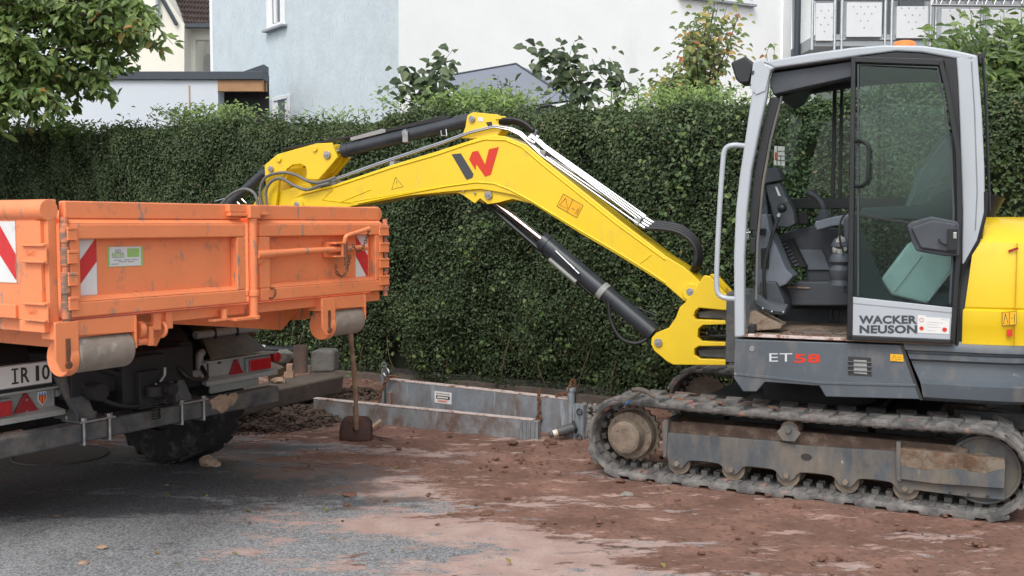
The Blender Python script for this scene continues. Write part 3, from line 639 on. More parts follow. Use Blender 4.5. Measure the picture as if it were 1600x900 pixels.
# cream house
cD = 31.
ch = empty('cream_house', dp(270, 300, cD).xy.to_3d()); tag(ch, 'cream coloured house with a brown tiled roof behind the garage', 'house')
P_ = lambda px, py, D=cD: dp(px, py, D)
m = MB()
pts = [(196, 420), (196, -90), (228, -20), (252, -16), (288, 38), (288, 420)]
A_ = [P_(*p) for p in pts]; m.prism(A_, [p + Vector((0, 5, 0)) for p in A_]); obj('gable_wall', m, 'wall_cream', ch)
m = MB(); A_ = [P_(288.5, 420, cD + .6), P_(288.5, 30, cD + .6), P_(345, 30, cD + .6), P_(345, 62, cD + .6), P_(305, 62, cD + .6), P_(305, 420, cD + .6)]; m.prism(A_, [p + Vector((0, .3, 0)) for p in A_]); A_ = [P_(300, 420, cD + 2), P_(300, 55, cD + 2), P_(352, 55, cD + 2), P_(352, 420, cD + 2)]; m.prism(A_, [p + Vector((0, .3, 0)) for p in A_]); obj('wall', m, 'wall_cream', ch)
m = MB()
for i in range(12): z = P_(330, 84, cD + 1.9)[2] - i * .06; m.box((P_(322, 90, cD + 1.9)[0], cD + 1.93, z), (P_(348, 90, cD + 1.9)[0], cD + 1.98, z - .052))
obj('roller_shutter', m, 'shutter', ch)
def tiled(name, A, B, C_, parent, nu=16, nv=10, mat='roof_tile'):
    """tiled slope: A lower left, B lower right, C upper left"""
    A, B, C_ = Vector(A), Vector(B), Vector(C_); n = (B - A).cross(C_ - A).normalized(); v = []; f = []; U = nu * 8; V = nv * 4
    for j in range(V + 1):
        for i in range(U + 1):
            h = .035 * math.sin(i / 8 * 2 * math.pi) + .05 * (1 - (j % 4) / 3.)
            v.append(A + (B - A) * i / U + (C_ - A) * ((j // 4 * 4 + (j % 4) * 4 / 3.) / V if j < V else 1) + n * h)
    for j in range(V):
        for i in range(U): a = j * (U + 1) + i; f.append((a, a + 1, a + U + 2, a + U + 1))
    return obj(name, MB().add(v, f), mat, parent)
lo, up = cD + .2, cD + 3.2
tiled('roof', P_(277, 36, lo), P_(350, 40, lo), P_(226, -60, up), ch, 14, 12)
m = MB(); a, b = P_(274, 36, lo), P_(350, 40, lo); m.box((a.x, lo - .12, a.z - .14), (b.x, lo + .1, a.z - .03)); obj('gutter', m, 'fascia', ch)
m = MB(); a, b = P_(276, 38, cD - .06), P_(232, -40, cD - .06); m.tube([a, b], .06, 6); obj('verge', m, 'fascia', ch)
m = MB(); m.cyl(P_(246, 34, cD - .1), P_(246, -40, cD - .1), .05, 8); obj('downpipe', m, 'slab', ch)
# grey tent / pavilion roof
tD = 14.2
tn = empty('garden_tent', dp(790, 300, tD + .8).xy.to_3d()); tag(tn, 'grey pitched garden tent roof showing above the hedge', 'tent')
m = MB(); c1, c2, c3 = dp(680, 122, tD), dp(806, 100, tD + 1.3), dp(892, 156, tD); c4 = dp(770, 172, tD - .9); c5 = dp(980, 175, tD + 2)
m.add([c1, c2, c3, c4], [(0, 1, 2, 3)]); m.add([p + Vector((0, 0, -.03)) for p in (c1, c2, c3, c4)], [(3, 2, 1, 0)])
m.add([c2, c3, dp(925, 150, tD + 2.5)], [(0, 1, 2)]); m.add([c3 + Vector((-.3, -.02, -.05)), c3 + Vector((.4, -.02, -.35)), c4 + Vector((0, 0, -.5)), c4], [(0, 1, 2, 3)]); obj('canopy', m, 'tent', tn)
m = MB(); m.tube([c1 + Vector((0, 0, -.02)), c4 + Vector((0, 0, -.02))], .018, 6); m.tube([c1, c2], .02, 6); m.tube([c2, c3], .02, 6); obj('trim', m, 'fascia', tn)
m = MB()
for p in (c1, c3, c4): m.tube([p, Vector((p.x, p.y, .05))], .025, 8)
obj('pole', m, 'fascia', tn)
# balcony block
bD = 25.
bb = empty('balcony_block', dp(1430, 300, bD + 1.5).xy.to_3d()); tag(bb, 'white apartment block with steel framed balconies behind the cab', 'building')
m = MB(); A_ = [P_(1243, 420, bD), P_(1243, -260, bD), P_(1274, -260, bD), P_(1274, 420, bD)]; m.prism(A_, [p + Vector((0, .3, 0)) for p in A_]); m.box((P_(1256, 0, bD + 2)[0], bD + 2, 0), (P_(1800, 0, bD + 2)[0], bD + 2.3, 8)); obj('wall', m, 'wall_white', bb)
m = MB(); a = P_(1254, 66, bD - .6); b = P_(1405, 84, bD - .6); m.box((a.x, bD - 1.6, b.z), (b.x + 7, bD + 2, a.z)); obj('balcony_floor', m, 'slab', bb, bev=.01)
m = MB(); m.box((a.x, bD - 1.6, b.z + 3.0), (b.x + 7, bD + 2, a.z + 3.0)); obj('balcony_ceiling', m, 'slab', bb)
for (xa, xb, ya, yb) in ((1274, 1302, 5, 64), (1322, 1378, 4, 58), (1400, 1450, 10, 60), (1470, 1530, 14, 64), (1545, 1610, 16, 66)):
    m = MB(); a, b = P_(xa, yb, bD - 1.65), P_(xb, ya, bD - 1.65); m.box((a.x, bD - 1.67, a.z), (b.x, bD - 1.63, b.z)); pn = obj('balcony_panel', m, 'balcony', bb, bev=.008)
    m = MB()
    for i in range(4):
        for j in range(i + 1): c = Vector(((a.x + b.x) / 2 + (j - i / 2) * .16, bD - 1.672, a.z + .2 + i * .15)); m.disc(c, (0, 1, 0), .016, .004, 8)
    obj('perforation', m, 'ink_grey', pn)
m = MB()
for x in (1270, 1305, 1316, 1384, 1394, 1455, 1463, 1535): a = P_(x, 0, bD - 1.6); m.cyl((a.x, bD - 1.6, P_(0, 78, bD - 1.6)[2]), (a.x, bD - 1.6, a.z + 1.5), .035, 8)
for y in (0, 62): a = P_(1270, y, bD - 1.6); b = P_(1640, y, bD - 1.6); m.cyl(a, b, .025, 8)
for y in (8, -8): m.cyl(P_(1455, y, bD - 2.2), P_(1800, y + 4, bD - 2.2), .03, 8)
for i in range(22): m.cyl(P_(1455 + i * 14, 8, bD - 2.2), P_(1462 + i * 14, -8 if i % 2 else -8, bD - 2.2), .015, 6); m.cyl(P_(1462 + i * 14, -8, bD - 2.2), P_(1469 + i * 14, 8, bD - 2.2), .015, 6)
obj('railing', m, 'galv_edge' if False else 'steel', bb)
for (xa, xb, ya, yb) in ((1306, 1316, -10, 60), (1380, 1396, -10, 66), (1405, 1446, -60, 12)):
    m = MB(); a, b = P_(xa, yb, bD + 1.9), P_(xb, ya, bD + 1.9); m.box((a.x, bD + 1.9, a.z), (b.x, bD + 1.98, b.z)); obj('window', m, 'window_glass', bb)
m = MB(); a = P_(1277, 68, bD - 1.2); m.box(a, a + Vector((.2, .2, .18))); o_ = obj('storage_box', m, 'decal_blue', None, bev=.01, loc=a); tag(o_, 'small blue box standing on the balcony behind the white cab roof', 'box')
#==PART3==
# ================================================================ TRUCK
TK = Fr(-1.985, 4.47, 30.5)
tr = empty('tipper_truck', (TK.o[0], TK.o[1], 0), TK.rz); tag(tr, 'orange municipal tipper truck with dirty steel dump body seen from its rear corner', 'truck')
def T(name, mb, mat, parent=tr, bev=.004, **k): return obj(name, mb, mat, parent, TK, bev, **k)
W_, LB = -2.30, 3.3
bed = T('dump_body', MB().box((.05, -.03, 1.13), (LB, W_ + .03, 1.19)).box((LB - .04, 0, 1.17), (LB, W_, 1.64)), 'orange')
# side boards
for nm, t0, sg in (('side_board', 0., 1), ('side_board', W_, -1)):
    m = MB(); m.box((.05, t0, 1.185), (LB - .05, t0 - sg * .03, 1.64)); m.tube([(-.01, t0 - sg * .02, 1.66), (LB, t0 - sg * .02, 1.66)], .046, 14)
    m.box((.02, t0 + sg * .004, 1.185), (.185, t0 - sg * .045, 1.615)); m.box((.187, t0 + sg * .016, 1.19), (LB, t0 - sg * .01, 1.25))
    for s_ in (1.1, 2.1, 3.1): m.box((s_, t0 + sg * .018, 1.25), (s_ + .08, t0, 1.615))
    sb = T(nm, m, 'orange')
    if sg > 0:
        m = MB(); m.box((.19, .001, 1.345), (.335, .004, 1.612)); pl = T('warning_plate', m, 'deco_white', sb, 0)
        T('stripe', MB().xs([(.335, 1.612), (.335, 1.50), (.195, 1.36), (.19, 1.36), (.19, 1.47), (.31, 1.612)], .0045, .006), 'deco_red', pl, 0)
# frame under the body
m = MB(); m.box((0.0, .012, 1.135), (.17, -.06, 1.185)); m.box((.0, W_ - .01, 1.13), (.15, W_ + .09, 1.185))
m.box((0, -.062, 1.13), (.10, W_ + .092, 1.183)); T('rear_crossbar', m, 'orange', bev=.006)
# corner posts with hinge barrels
for t0, sg in ((-.012, 1), (W_ - .005, -1)):
    m = MB()
    if sg > 0: m.box((-.008, t0, 1.17), (.02, t0 - .045, 1.705))
    m.box((-.004, t0 + (0 if sg > 0 else .02), 1.60), (.03, t0 - .05 * sg, 1.705)) if sg > 0 else None
    tc = t0 - .062 if sg > 0 else W_ - .02
    if m.v: T('corner_post', m, 'orange', bev=.005)
    for z0, z1 in ((1.19, 1.265), (1.30, 1.395), (1.42, 1.50), (1.52, 1.60)):
        b = MB(); b.cyl((-.035, tc, z0), (-.035, tc, z1), .021, 16); T('hinge_barrel', b, 'orange_worn', bev=.003)
    b = MB(); b.cyl((-.035, tc, 1.16), (-.035, tc, 1.63), .016, 10); T('hinge_pin', b, 'orange_worn', bev=0)
for z in (1.475, 1.225):
    m = MB(); m.xs([(.125, z - .035), (-.03, z - .045), (-.03, z + .045), (.125, z + .035)], .005, .014); m.box((-.03, .014, z + .03), (.125, .028, z + .04)); m.box((-.03, .014, z - .04), (.125, .028, z - .03))
    h = T('hinge_strap', m, 'orange', bev=.003); x = MB(); text(x, 'BMR', (.105, .0143, z - .012), (-1, 0, 0), (0, 0, 1), .07, .026, .002, .01); T('lettering', x, 'orange', h, 0)
# tailgate leaves
def leaf(t0, t1, lug_left):
    sg = -1; m = MB(); m.box((.0, t0, 1.20), (.022, t1, 1.70))                                  # sheet
    m.box((-.022, t0, 1.622), (.0, t1, 1.700))                                                   # top band
    m.xr([(t0 + .0, 0), (t1, 0)][:0] or [(t0, 1.534), (t1, 1.534), (t1, 1.60), (t0, 1.60)], -.052, 0)
    m.prism([(-.052, t0, 1.60), (-.052, t1, 1.60), (0, t1, 1.60), (0, t0, 1.60)], [(-.022, t0, 1.620), (-.022, t1, 1.620), (0, t1, 1.620), (0, t0, 1.620)])
    m.xr([(t0, 1.195), (t1, 1.195), (t1, 1.262), (t0, 1.262)], -.052, 0)
    m.prism([(-.052, t0, 1.262), (-.052, t1, 1.262), (0, t1, 1.262), (0, t0, 1.262)], [(-.02, t0, 1.285), (-.02, t1, 1.285), (0, t1, 1.285), (0, t0, 1.285)])
    a, b = (.052, .062) if lug_left else (.075, .075)
    m.box((-.050, t0, 1.262), (0, t0 - a, 1.534)); m.box((-.050, t1, 1.262), (0, t1 + b, 1.534))
    return m
l1 = T('tailgate_leaf', leaf(-.088, -1.130, True), 'orange', bev=.007); l2 = T('tailgate_leaf', leaf(-1.232, -2.282, False), 'orange', bev=.007)
def lug(parent, ta, tb, z): m = MB(); m.box((-.066, ta, z - .005), (-.052, tb, z + .008)); m.box((-.062, ta, z - .042), (-.052, tb, z - .006)); m.box((-.066, ta, z - .05), (-.052, tb, z - .042)); T('hinge_lug', m, 'orange', parent, .002)
for z in (1.60, 1.50, 1.405, 1.30): lug(l1, -.070, -.118, z - .02)
for z in (1.60, 1.50, 1.405, 1.30): lug(l2, -2.235, -2.325, z - .02)
# warning stripes
def stripe(parent, ta, tb, z0, z1, flip):
    p = T('warning_plate', MB().box((-.004, ta, z0), (-.001, tb, z1)), 'deco_white', parent, 0); h = z1 - z0
    k = [(ta, z0 + h * .08), (tb, z0 + h * .60), (tb, z1), (tb + (ta - tb) * .05, z1), (ta, z0 + h * .50)]
    if flip: k = [(tb, z0 + h * .02), (tb, z0 + h * .50), (ta, z1), (ta, z0 + h * .50), (tb + (ta - tb) * .12, z0)]
    T('stripe', MB().xr(k, -.0055, -.0045), 'deco_red', p, 0)
stripe(l1, -.143, -.257, 1.286, 1.533, False); stripe(l2, -2.075, -2.188, 1.286, 1.533, True)
# company sticker
p = T('sticker', MB().box((-.002, -.317, 1.406), (-.001, -.514, 1.497)), 'decal_green', l1, 0)
T('sticker_face', MB().box((-.003, -.328, 1.408), (-.0022, -.502, 1.496)), 'paper', p, 0)
T('sticker_field', MB().box((-.0038, -.425, 1.448), (-.0032, -.492, 1.488)), 'decal_green', p, 0)
m = MB(); text(m, 'REITER', (-.0035, -.340, 1.452), (0, -1, 0), (0, 0, 1), .07, .018, .001, .02); T('sticker_name', m, 'decal_green', p, 0)
m = MB(); m.box((-.0038, -.340, 1.447), (-.0032, -.410, 1.4495)); m.ring((-.0036, -.366, 1.477), (1, 0, 0), .006, .0015, 12, 4); m.ring((-.0036, -.382, 1.477), (1, 0, 0), .007, .0015, 12, 4)
[m.box((-.0038, -a, z), (-.0032, -b, z + .0035)) for a, b, z in ((.350, .395, 1.434), (.405, .44, 1.4345), (.45, .485, 1.434), (.375, .42, 1.426), (.427, .46, 1.426), (.335, .375, 1.4165))]; T('sticker_text', m, 'ink_grey', p, 0)
# centre locking pole
m = MB(); m.cyl((-.045, -1.183, 1.11), (-.045, -1.183, 1.66), .024, 18); m.cyl((-.045, -1.183, 1.225), (-.045, -1.183, 1.255), .030, 18); m.cyl((-.045, -1.183, 1.105), (-.045, -1.183, 1.125), .034, 18)
m.box((-.075, -1.14, 1.63), (-.0, -1.215, 1.695)); m.box((-.055, -1.02, 1.64), (-.024, -1.14, 1.658)); m.box((-.055, -1.215, 1.645), (-.024, -1.30, 1.662)); m.box((-.05, -1.02, 1.66), (-.0, -1.30, 1.70))
T('lock_pole', m, 'orange', bev=.004); T('pole_foot', MB().xz([(-.075, -1.03), (-.075, -1.19), (-.02, -1.21), (-.02, -1.03)], 1.107, 1.122).cyl((-.03, -.99, 1.115), (-.03, -.99, 1.17), .018, 10).box((-.045, -.90, 1.112), (-.01, -1.02, 1.124)), 'orange', bev=.003)
# latch bar
m = MB(); m.tube([(-.055, -1.2, 1.44), (-.055, -1.42, 1.447), (-.055, -1.6, 1.452)], [.024, .02, .018], 12); m.tube([(-.055, -1.6, 1.452), (-.055, -2.11, 1.46)], .017, 12)
T('lock_bar', m, 'orange', bev=0)
T('lock_gusset', MB().xr([(-1.21, 1.49), (-1.30, 1.45), (-1.30, 1.43), (-1.21, 1.39)], -.06, -.05).xr([(-1.215, 1.60), (-1.30, 1.42), (-1.215, 1.30)], -.012, -.002), 'orange', bev=.002)
T('latch_catch', MB().box((-.035, -1.78, 1.41), (-.004, -1.90, 1.50)).box((-.085, -1.80, 1.485), (-.03, -1.92, 1.497)).box((-.085, -1.80, 1.41), (-.03, -1.90, 1.42)).box((-.08, -1.86, 1.42), (-.07, -1.90, 1.486)), 'orange', bev=.003)
T('latch_handle', MB().tube(catmull([(-.08, -1.88, 1.49), (-.09, -1.885, 1.53), (-.10, -1.96, 1.55), (-.11, -2.07, 1.575)], 5), .012, 8), 'orange', bev=0)
T('latch_pin', MB().cyl((-.085, -1.885, 1.36), (-.085, -1.885, 1.50), .011, 8), 'rust', bev=0)
T('latch_chain', MB().chain([(-.09, -1.79, 1.41), (-.085, -1.80, 1.33), (-.085, -1.85, 1.30), (-.085, -1.89, 1.33), (-.085, -1.92, 1.40), (-.09, -1.91, 1.43)], .02, .0032), 'rust', bev=0)
T('latch_chain', MB().chain([(-.1, -1.93, 1.48), (-.1, -1.97, 1.445), (-.1, -2.02, 1.46), (-.1, -2.06, 1.52), (-.11, -2.07, 1.57)], .02, .0032), 'rust', bev=0)
T('shackle', MB().ring((-.06, -1.30, 1.235), (0, 1, .2), .028, .006, 16, 6), 'rust', bev=0)
# rear rollers
for (ta, tb, dr_) in ((-.118, -.415, .085), (-1.825, -2.095, .082)):
    zc = 1.03; m = MB(); m.box((-.03, ta + .1, 1.105), (.06, tb - .015, 1.182))
    pf = [(-.06, 1.182), (.12, 1.182), (.12, 1.02), (.07, .955), (-.01, .945), (-.05, 1.0)]
    m.xs([(a, b) for a, b in [(-.035, 1.182), (.13, 1.182), (.13, 1.03), (.085, .965), (.0, .962), (-.035, 1.0)]], ta + .012, ta + .024) if False else None
    # near cheek faces the rear as a broad plate
    m.xr([(ta + .115, 1.182), (ta + .0, 1.182), (ta + .0, 1.02), (ta + .03, .968), (ta + .085, .968), (ta + .115, 1.02)], -.055, -.043)
    m.box((-.043, ta + .004, 1.0), (.1, ta + .014, 1.182)); m.box((-.05, tb - .006, 1.03), (.09, tb - .018, 1.182)); m.xr([(ta - .0, 1.183), (tb - .02, 1.183), (tb - .02, 1.105), (ta, 1.115)], -.045, -.033)
    bk = T('roller_bracket', m, 'orange', bev=.003)
    m = MB(); m.cyl((.02, ta, zc), (.02, tb, zc), dr_, 40); ro = T('rear_roller', m, 'roller_rubber', bk, .012)
    T('roller_end', MB().cyl((.02, ta + .05, zc - .012), (.02, ta, zc - .012), .082, 30), 'orange', bk, .006)
    T('roller_slot', MB().xr([(ta + .068, 1.11), (ta + .045, 1.11), (ta + .045, 1.0), (ta + .068, 1.0)], -.060, -.0555).cyl((-.065, ta + .057, .995), (-.055, ta + .057, .995), .016, 12), 'rust', bk, .002)
# latch bits beside the left roller
m = MB(); m.box((-.02, -.555, 1.10), (.01, -.60, 1.18)); m.box((-.02, -.63, 1.10), (.01, -.67, 1.18)); m.ring((.0, -.615, 1.10), (0, 1, 0), .035, .01, 14, 6); m.cyl((.0, -.47, 1.11), (.0, -.50, 1.11), .04, 14); m.cyl((-.0, -.47, 1.05), (.0, -.56, 1.055), .018, 10); m.box((-.03, -.52, 1.03), (-.01, -.545, 1.12)); m.box((-.0, -.46, 1.13), (.03, -.56, 1.18)); T('latch_linkage', m, 'orange', bev=.003)
# sub frame sheets under the body
def back(poly, s0, th): return MB().xr([TK.rear(x, y, s0) for x, y in poly], s0, s0 + th)
T('sub_frame', back([(205, 478), (290, 472), (268, 497), (245, 541), (198, 536)], .16, .02).add([TK.B(200, 536, .16), TK.B(248, 541, .16), TK.B(240, 539, .30), TK.B(190, 534, .3)], [(0, 1, 2, 3)]), 'orange', bev=.003)
T('sub_frame', back([(262, 470), (468, 455), (465, 486), (441, 516), (360, 511), (262, 506)], .34, .03), 'orange', bev=.003)
for y_ in (-.3, -1.95): T('floor_beam', MB().box((.35, y_, 1.02), (LB, y_ - .12, 1.13)), 'orange', bev=.004)
# chassis
ch_ = T('chassis_frame', MB().box((.85, -.74, .66), (4.4, -.82, .90)).box((.85, -1.5, .66), (4.4, -1.58, .90)).box((.84, -.74, .68), (.92, -1.58, .88)).box((1.5, -.3, .42), (1.7, -2.0, .56)).cyl((.75, -.86, .70), (1.2, -.86, .70), .05, 12).box((.97, -1.58, .60), (1.1, -2.3, .66)), 'chassis', bev=.006)
T('differential', MB().ico((1.6, -1.15, .50), .21, (1, 1, .9), 3, .05), 'chassis', bev=0)
T('inner_wall', MB().box((2.1, -.2, .55), (2.14, -2.15, 1.12)), 'chassis', bev=0)
T('air_tank', MB().cyl((1.15, -1.72, .84), (1.15, -1.35, .84), .13, 20), 'chassis', bev=.01); T('air_tank', MB().cyl((1.3, -.45, .84), (1.3, -.75, .84), .12, 20), 'chassis', bev=.01)
T('tow_hitch', MB().box((.78, -1.02, .60), (.86, -1.32, .86)).cyl((.70, -1.17, .64), (.70, -1.17, .70), .05, 16).cyl((.6, -1.22, .68), (.82, -1.22, .68), .035, 14).box((.74, -1.1, .57), (.80, -1.25, .78)), 'chassis', bev=.006)
T('hitch_lever', MB().tube(catmull([TK.B(258, 574, .72), TK.B(257, 586, .72), TK.B(250, 597, .72), TK.B(251, 606, .72)], 4), .008, 8).tube([TK.B(242, 599, .72), TK.B(255, 613, .70)], [.006, .014], 8), 'pin', bev=0)
T('coil_spring', MB().tube([Vector((.74 + .022 * math.cos(q * .7), -1.21 + .022 * math.sin(q * .7), .50 + q * .0016)) for q in range(80)], .005, 5), 'chassis', bev=0)
T('air_line', MB().tube(catmull([(.9, -.75, .80), (.75, -.95, .62), (.78, -1.3, .60), (.9, -1.55, .74)], 6), .012, 6).tube(catmull([(.9, -1.45, .82), (.8, -1.5, .70), (.86, -1.7, .66), (.95, -1.75, .72)], 6), .014, 6).tube(catmull([(.9, -.8, .9), (.8, -1.0, .78), (.85, -1.3, .75), (.95, -1.5, .85)], 6), .012, 6), 'hose', bev=0)
# wheels with mud guards
def wheel(t0, t1, s_):
    c = Vector((s_, (t0 + t1) / 2, .5)); hw = abs(t0 - t1) / 2; prof = [(.27, -hw), (.42, -hw * 1.04), (.475, -hw * .92), (.498, -hw * .72), (.5, 0), (.498, hw * .72), (.475, hw * .92), (.42, hw * 1.04), (.27, hw)]
    v = []; f = []; n = 56
    for i in range(n):
        a = 2 * math.pi * i / n
        for r, y in prof: v.append(c + Vector((math.cos(a) * r, y, math.sin(a) * r)))
    k = len(prof)
    for i in range(n):
        for j in range(k - 1): f.append((i * k + j, i * k + j + 1, ((i + 1) % n) * k + j + 1, ((i + 1) % n) * k + j))
    m = MB().add(v, f); w_ = T('wheel', m, 'tyre', bev=0); tm = MB()
    for i in range(n // 2):
        for sg in (1, -1):
            a = 2 * math.pi * (i * 2 + (sg > 0)) / n; M = Matrix.Translation(c) @ Matrix.Rotation(-a, 4, 'Y') @ Matrix.Rotation(.4 * sg, 4, 'X')
            tm.box((.48, .01 * sg, -.034), (.4985, hw * .97 * sg, .030), M)
    T('tread', tm, 'tyre', w_, .003)
    T('rim', MB().cyl(c + Vector((0, -hw * .8, 0)), c + Vector((0, hw * .8, 0)), .275, 32).cyl(c + Vector((0, -hw * 1.02, 0)), c + Vector((0, hw * 1.02, 0)), .11, 20), 'chassis', w_, .01)
wheel(-2.27, -1.93, 1.58); wheel(-.05, -.39, 1.58); wheel(-2.25, -1.95, 4.1); wheel(-.05, -.36, 4.1)
for t0, t1 in ((-2.28, -1.9), (-.03, -.42)):
    A_ = [(1.58 + .57 * math.cos(a), .5 + .57 * math.sin(a)) for a in np.linspace(.15, math.pi - .1, 18)]; B_ = [(1.58 + .56 * math.cos(a), .5 + .56 * math.sin(a)) for a in np.linspace(math.pi - .1, .15, 18)]
    m = MB(); v = []; f = []
    for (x, z), (x2, z2) in zip(A_, B_[::-1]): v += [(x, t0, z), (x, t1, z), (x2, t1, z2), (x2, t0, z2)]
    for i in range(17):
        for k in range(4): f.append((i * 4 + k, i * 4 + (k + 1) % 4, i * 4 + 4 + (k + 1) % 4, i * 4 + 4 + k))
    m.add(v, f); T('mudguard', m, 'chassis', bev=0)
# underrun beam
T('underrun_beam', MB().box((.80, -.02, .438), (.90, -2.272, .543)), 'black_dirty', bev=.012)
T('mud_splash', MB().ico((.797, -1.755, .505), .05, (.12, 1.6, .9), 3, .5).ico((.797, -1.85, .52), .035, (.12, 1.3, .9), 5, .5), 'stone', bev=0)
for (px0, px1, tx) in ((128, 168, -.95), (282, 316, -1.66)):
    ta, tb = TK.rear(px0, 650, .8)[0], TK.rear(px1, 640, .8)[0]; mid = (ta + tb) / 2
    m = MB(); a = [(.82, ta, .55), (.82, tb + .05, .55), (.875, tb + .12, .79), (.875, ta + .09, .79)]; b = [(x + .05, y, z + .02) for x, y, z in a]; m.prism(a, b); m.box((.82, ta, .55), (1.02, ta + .012, .60)); br = T('beam_bracket', m, 'black_dirty', bev=.006)
    m = MB(); m.box((.77, ta + .03, .546), (.93, tb - .03, .558))
    for tt in (ta + .0, tb + .0):
        for s_ in (.785, .915): m.cyl((s_, tt, .425), (s_, tt, .575), .0085, 8); m.cyl((s_, tt, .556), (s_, tt, .574), .017, 6)
        m.cyl((.785, tt, .43), (.915, tt, .43), .0085, 8)
    T('u_bolt', m, 'pin', br, .002)
# tail light boards
def board(ta, tb, z0, z1, s_=.95):
    return T('light_board', MB().box((s_, ta, z0 + .04), (s_ + .012, tb, z1 - .012)).box((s_ - .05, ta, z1 - .012), (s_ + .03, tb - .03, z1)).prism([(s_ - .05, ta, z0 - .0), (s_ - .05, tb + (-.035), z0), (s_ - .045, tb - .035, z0 + .028), (s_ - .045, ta, z0 + .028)], [(s_ + .0, ta, z0 + .01), (s_ + .0, tb - .0, z0 + .01), (s_ + .0, tb, z0 + .05), (s_ + .0, ta, z0 + .05)]).box((s_ - .004, tb + .015, z0 + .04), (s_ + .06, tb, z1 - .012)), 'lamp_grey', bev=.004)
def light(bd, ta, tb, z0, z1, s_=.95):
    l = T('tail_light', MB().box((s_ - .03, ta, z0), (s_ - .001, tb, z1)), 'ink_grey', bd, .012)
    T('lens', MB().box((s_ - .045, ta - .012, z0 + .012), (s_ - .0305, tb + .012, z1 - .012)), 'lamp_red', l, .008)
def tri(bd, ta, tb, z0, z1, s_=.95):
    m = MB(); m.prism([(s_ - .016, ta, z0), (s_ - .016, tb, z0), (s_ - .016, (ta + tb) / 2, z1)], [(s_ - .002, ta, z0), (s_ - .002, tb, z0), (s_ - .002, (ta + tb) / 2, z1)])
    q = T('reflector_triangle', m, 'reflector_red', bd, .005); m = MB()
    for z in (z0 + .025, z1 - .045): m.disc((s_ - .018, (ta + tb) / 2, z), (1, 0, 0), .006, .006, 8)
    T('screw', m, 'pin', q, 0)
b1 = board(-.02, -.715, .585, .745); light(b1, -.21, -.455, .615, .715); tri(b1, -.455, -.625, .605, .735)
# shield emblem
T('emblem', MB().xr([(-.615, .72), (-.665, .72), (-.665, .675), (-.64, .645), (-.615, .675)], .945, .9495), 'deco_white', b1, 0)
T('emblem_top', MB().xr([(-.618, .70), (-.6255, .718), (-.633, .70), (-.6405, .718), (-.648, .70), (-.6555, .718), (-.662, .70)], .9438, .9444), 'decal_blue', b1, 0)
T('emblem_field', MB().xr([(-.619, .70), (-.661, .70), (-.661, .678), (-.64, .651), (-.619, .678)], .9438, .9446), 'logo_red', b1, 0)
T('emblem_charge', MB().xr([(-.629, .697), (-.633, .697), (-.633, .664), (-.629, .668)], .9425, .9434).xr([(-.645, .697), (-.652, .697), (-.648, .668), (-.643, .664)], .9425, .9434), 'decal_orange', b1, 0)
b2 = board(-1.745, -2.335, .60, .755); light(b2, -2.105, -2.325, .635, .735); tri(b2, -1.955, -2.10, .615, .76)
T('side_marker', MB().cyl((.93, -2.40, .71), (1.02, -2.40, .71), .035, 14), 'lamp_red', b2, .006)
T('board_slot', MB().xr([(-1.79, .735), (-1.80, .735), (-1.80, .66), (-1.79, .66)], .944, .949).xr([(-1.88, .735), (-1.905, .735), (-1.905, .722), (-1.88, .722)], .944, .949), 'ink', b2, 0)
T('lower_skirt', MB().box((.93, -1.80, .545), (.95, -2.22, .598)), 'lamp_grey', bev=.004)
T('spray_flap', MB().prism([(.90, -1.78, .76), (.90, -2.28, .77), (.905, -2.28, .775), (.905, -1.78, .765)], [(1.07, -1.86, .90), (1.07, -2.22, .90), (1.075, -2.22, .905), (1.075, -1.86, .905)]), 'black_dirty', bev=.003)
fl = T('flap_tube', MB().cyl((1.06, -1.80, .905), (1.06, -2.34, .905), .026, 16), 'lamp_grey', bev=.004)
each(T, 'tube_clamp', MB().ring((1.06, -1.95, .905), (0, 1, 0), .029, .007, 16, 6).ring((1.06, -2.14, .905), (0, 1, 0), .029, .007, 16, 6).box((1.03, -1.94, .85), (1.05, -1.96, .89)).box((1.03, -2.13, .85), (1.05, -2.15, .89)), 'chassis', fl, 0)
T('exhaust_elbow', MB().tube(catmull([(1.0, -1.80, .80), (.98, -1.76, .78), (.97, -1.75, .70), (.96, -1.72, .68), (.96, -1.62, .68)], 5), .026, 12), 'lamp_grey', bev=0)
each(T, 'bracket_tube', MB().cyl((.95, -.72, .70), (.95, -.82, .705), .022, 14).box((.93, -.78, .56), (.95, -.83, .60)), 'lamp_grey', bev=.003)
# number plate
p = T('number_plate', MB().box((.905, -.15, .765), (.915, -.672, .885)), 'deco_white', bev=.003)
T('plate_holder', MB().box((.916, -.14, .745), (.94, -.685, .892)), 'chassis', p, .004)
m = MB(); [text(m, q, (.904, a, .786), (0, -1, 0), (0, 0, 1), b, .080, .001, .018) for q, a, b in (('I', -.453, .011), ('R', -.492, .048), ('1', -.576, .020), ('0', -.612, .046))]; m.box((.9035, -.440, .786), (.9042, -.478, .795)); m.box((.9035, -.440, .857), (.9042, -.478, .866)) ; T('plate_text', m, 'ink', p, 0)
T('plate_seal', MB().disc((.9045, -.352, .845), (1, 0, 0), .017, .002, 20), 'decal_orange', p, 0); T('plate_badge', MB().disc((.9045, -.352, .803), (1, 0, 0), .02, .002, 20), 'ink_grey', p, 0)
T('plate_border', MB().box((.903, -.155, .881), (.9045, -.668, .884)).box((.903, -.155, .767), (.9045, -.668, .769)), 'ink', p, 0)
# simple cab ahead of the dump body (outside the photograph)
cbn = T('driver_cab', MB().xs([(3.75, .55), (5.3, .55), (5.3, 1.2), (5.05, 2.2), (3.75, 2.25)], -.1, -2.05), 'orange', bev=.04)
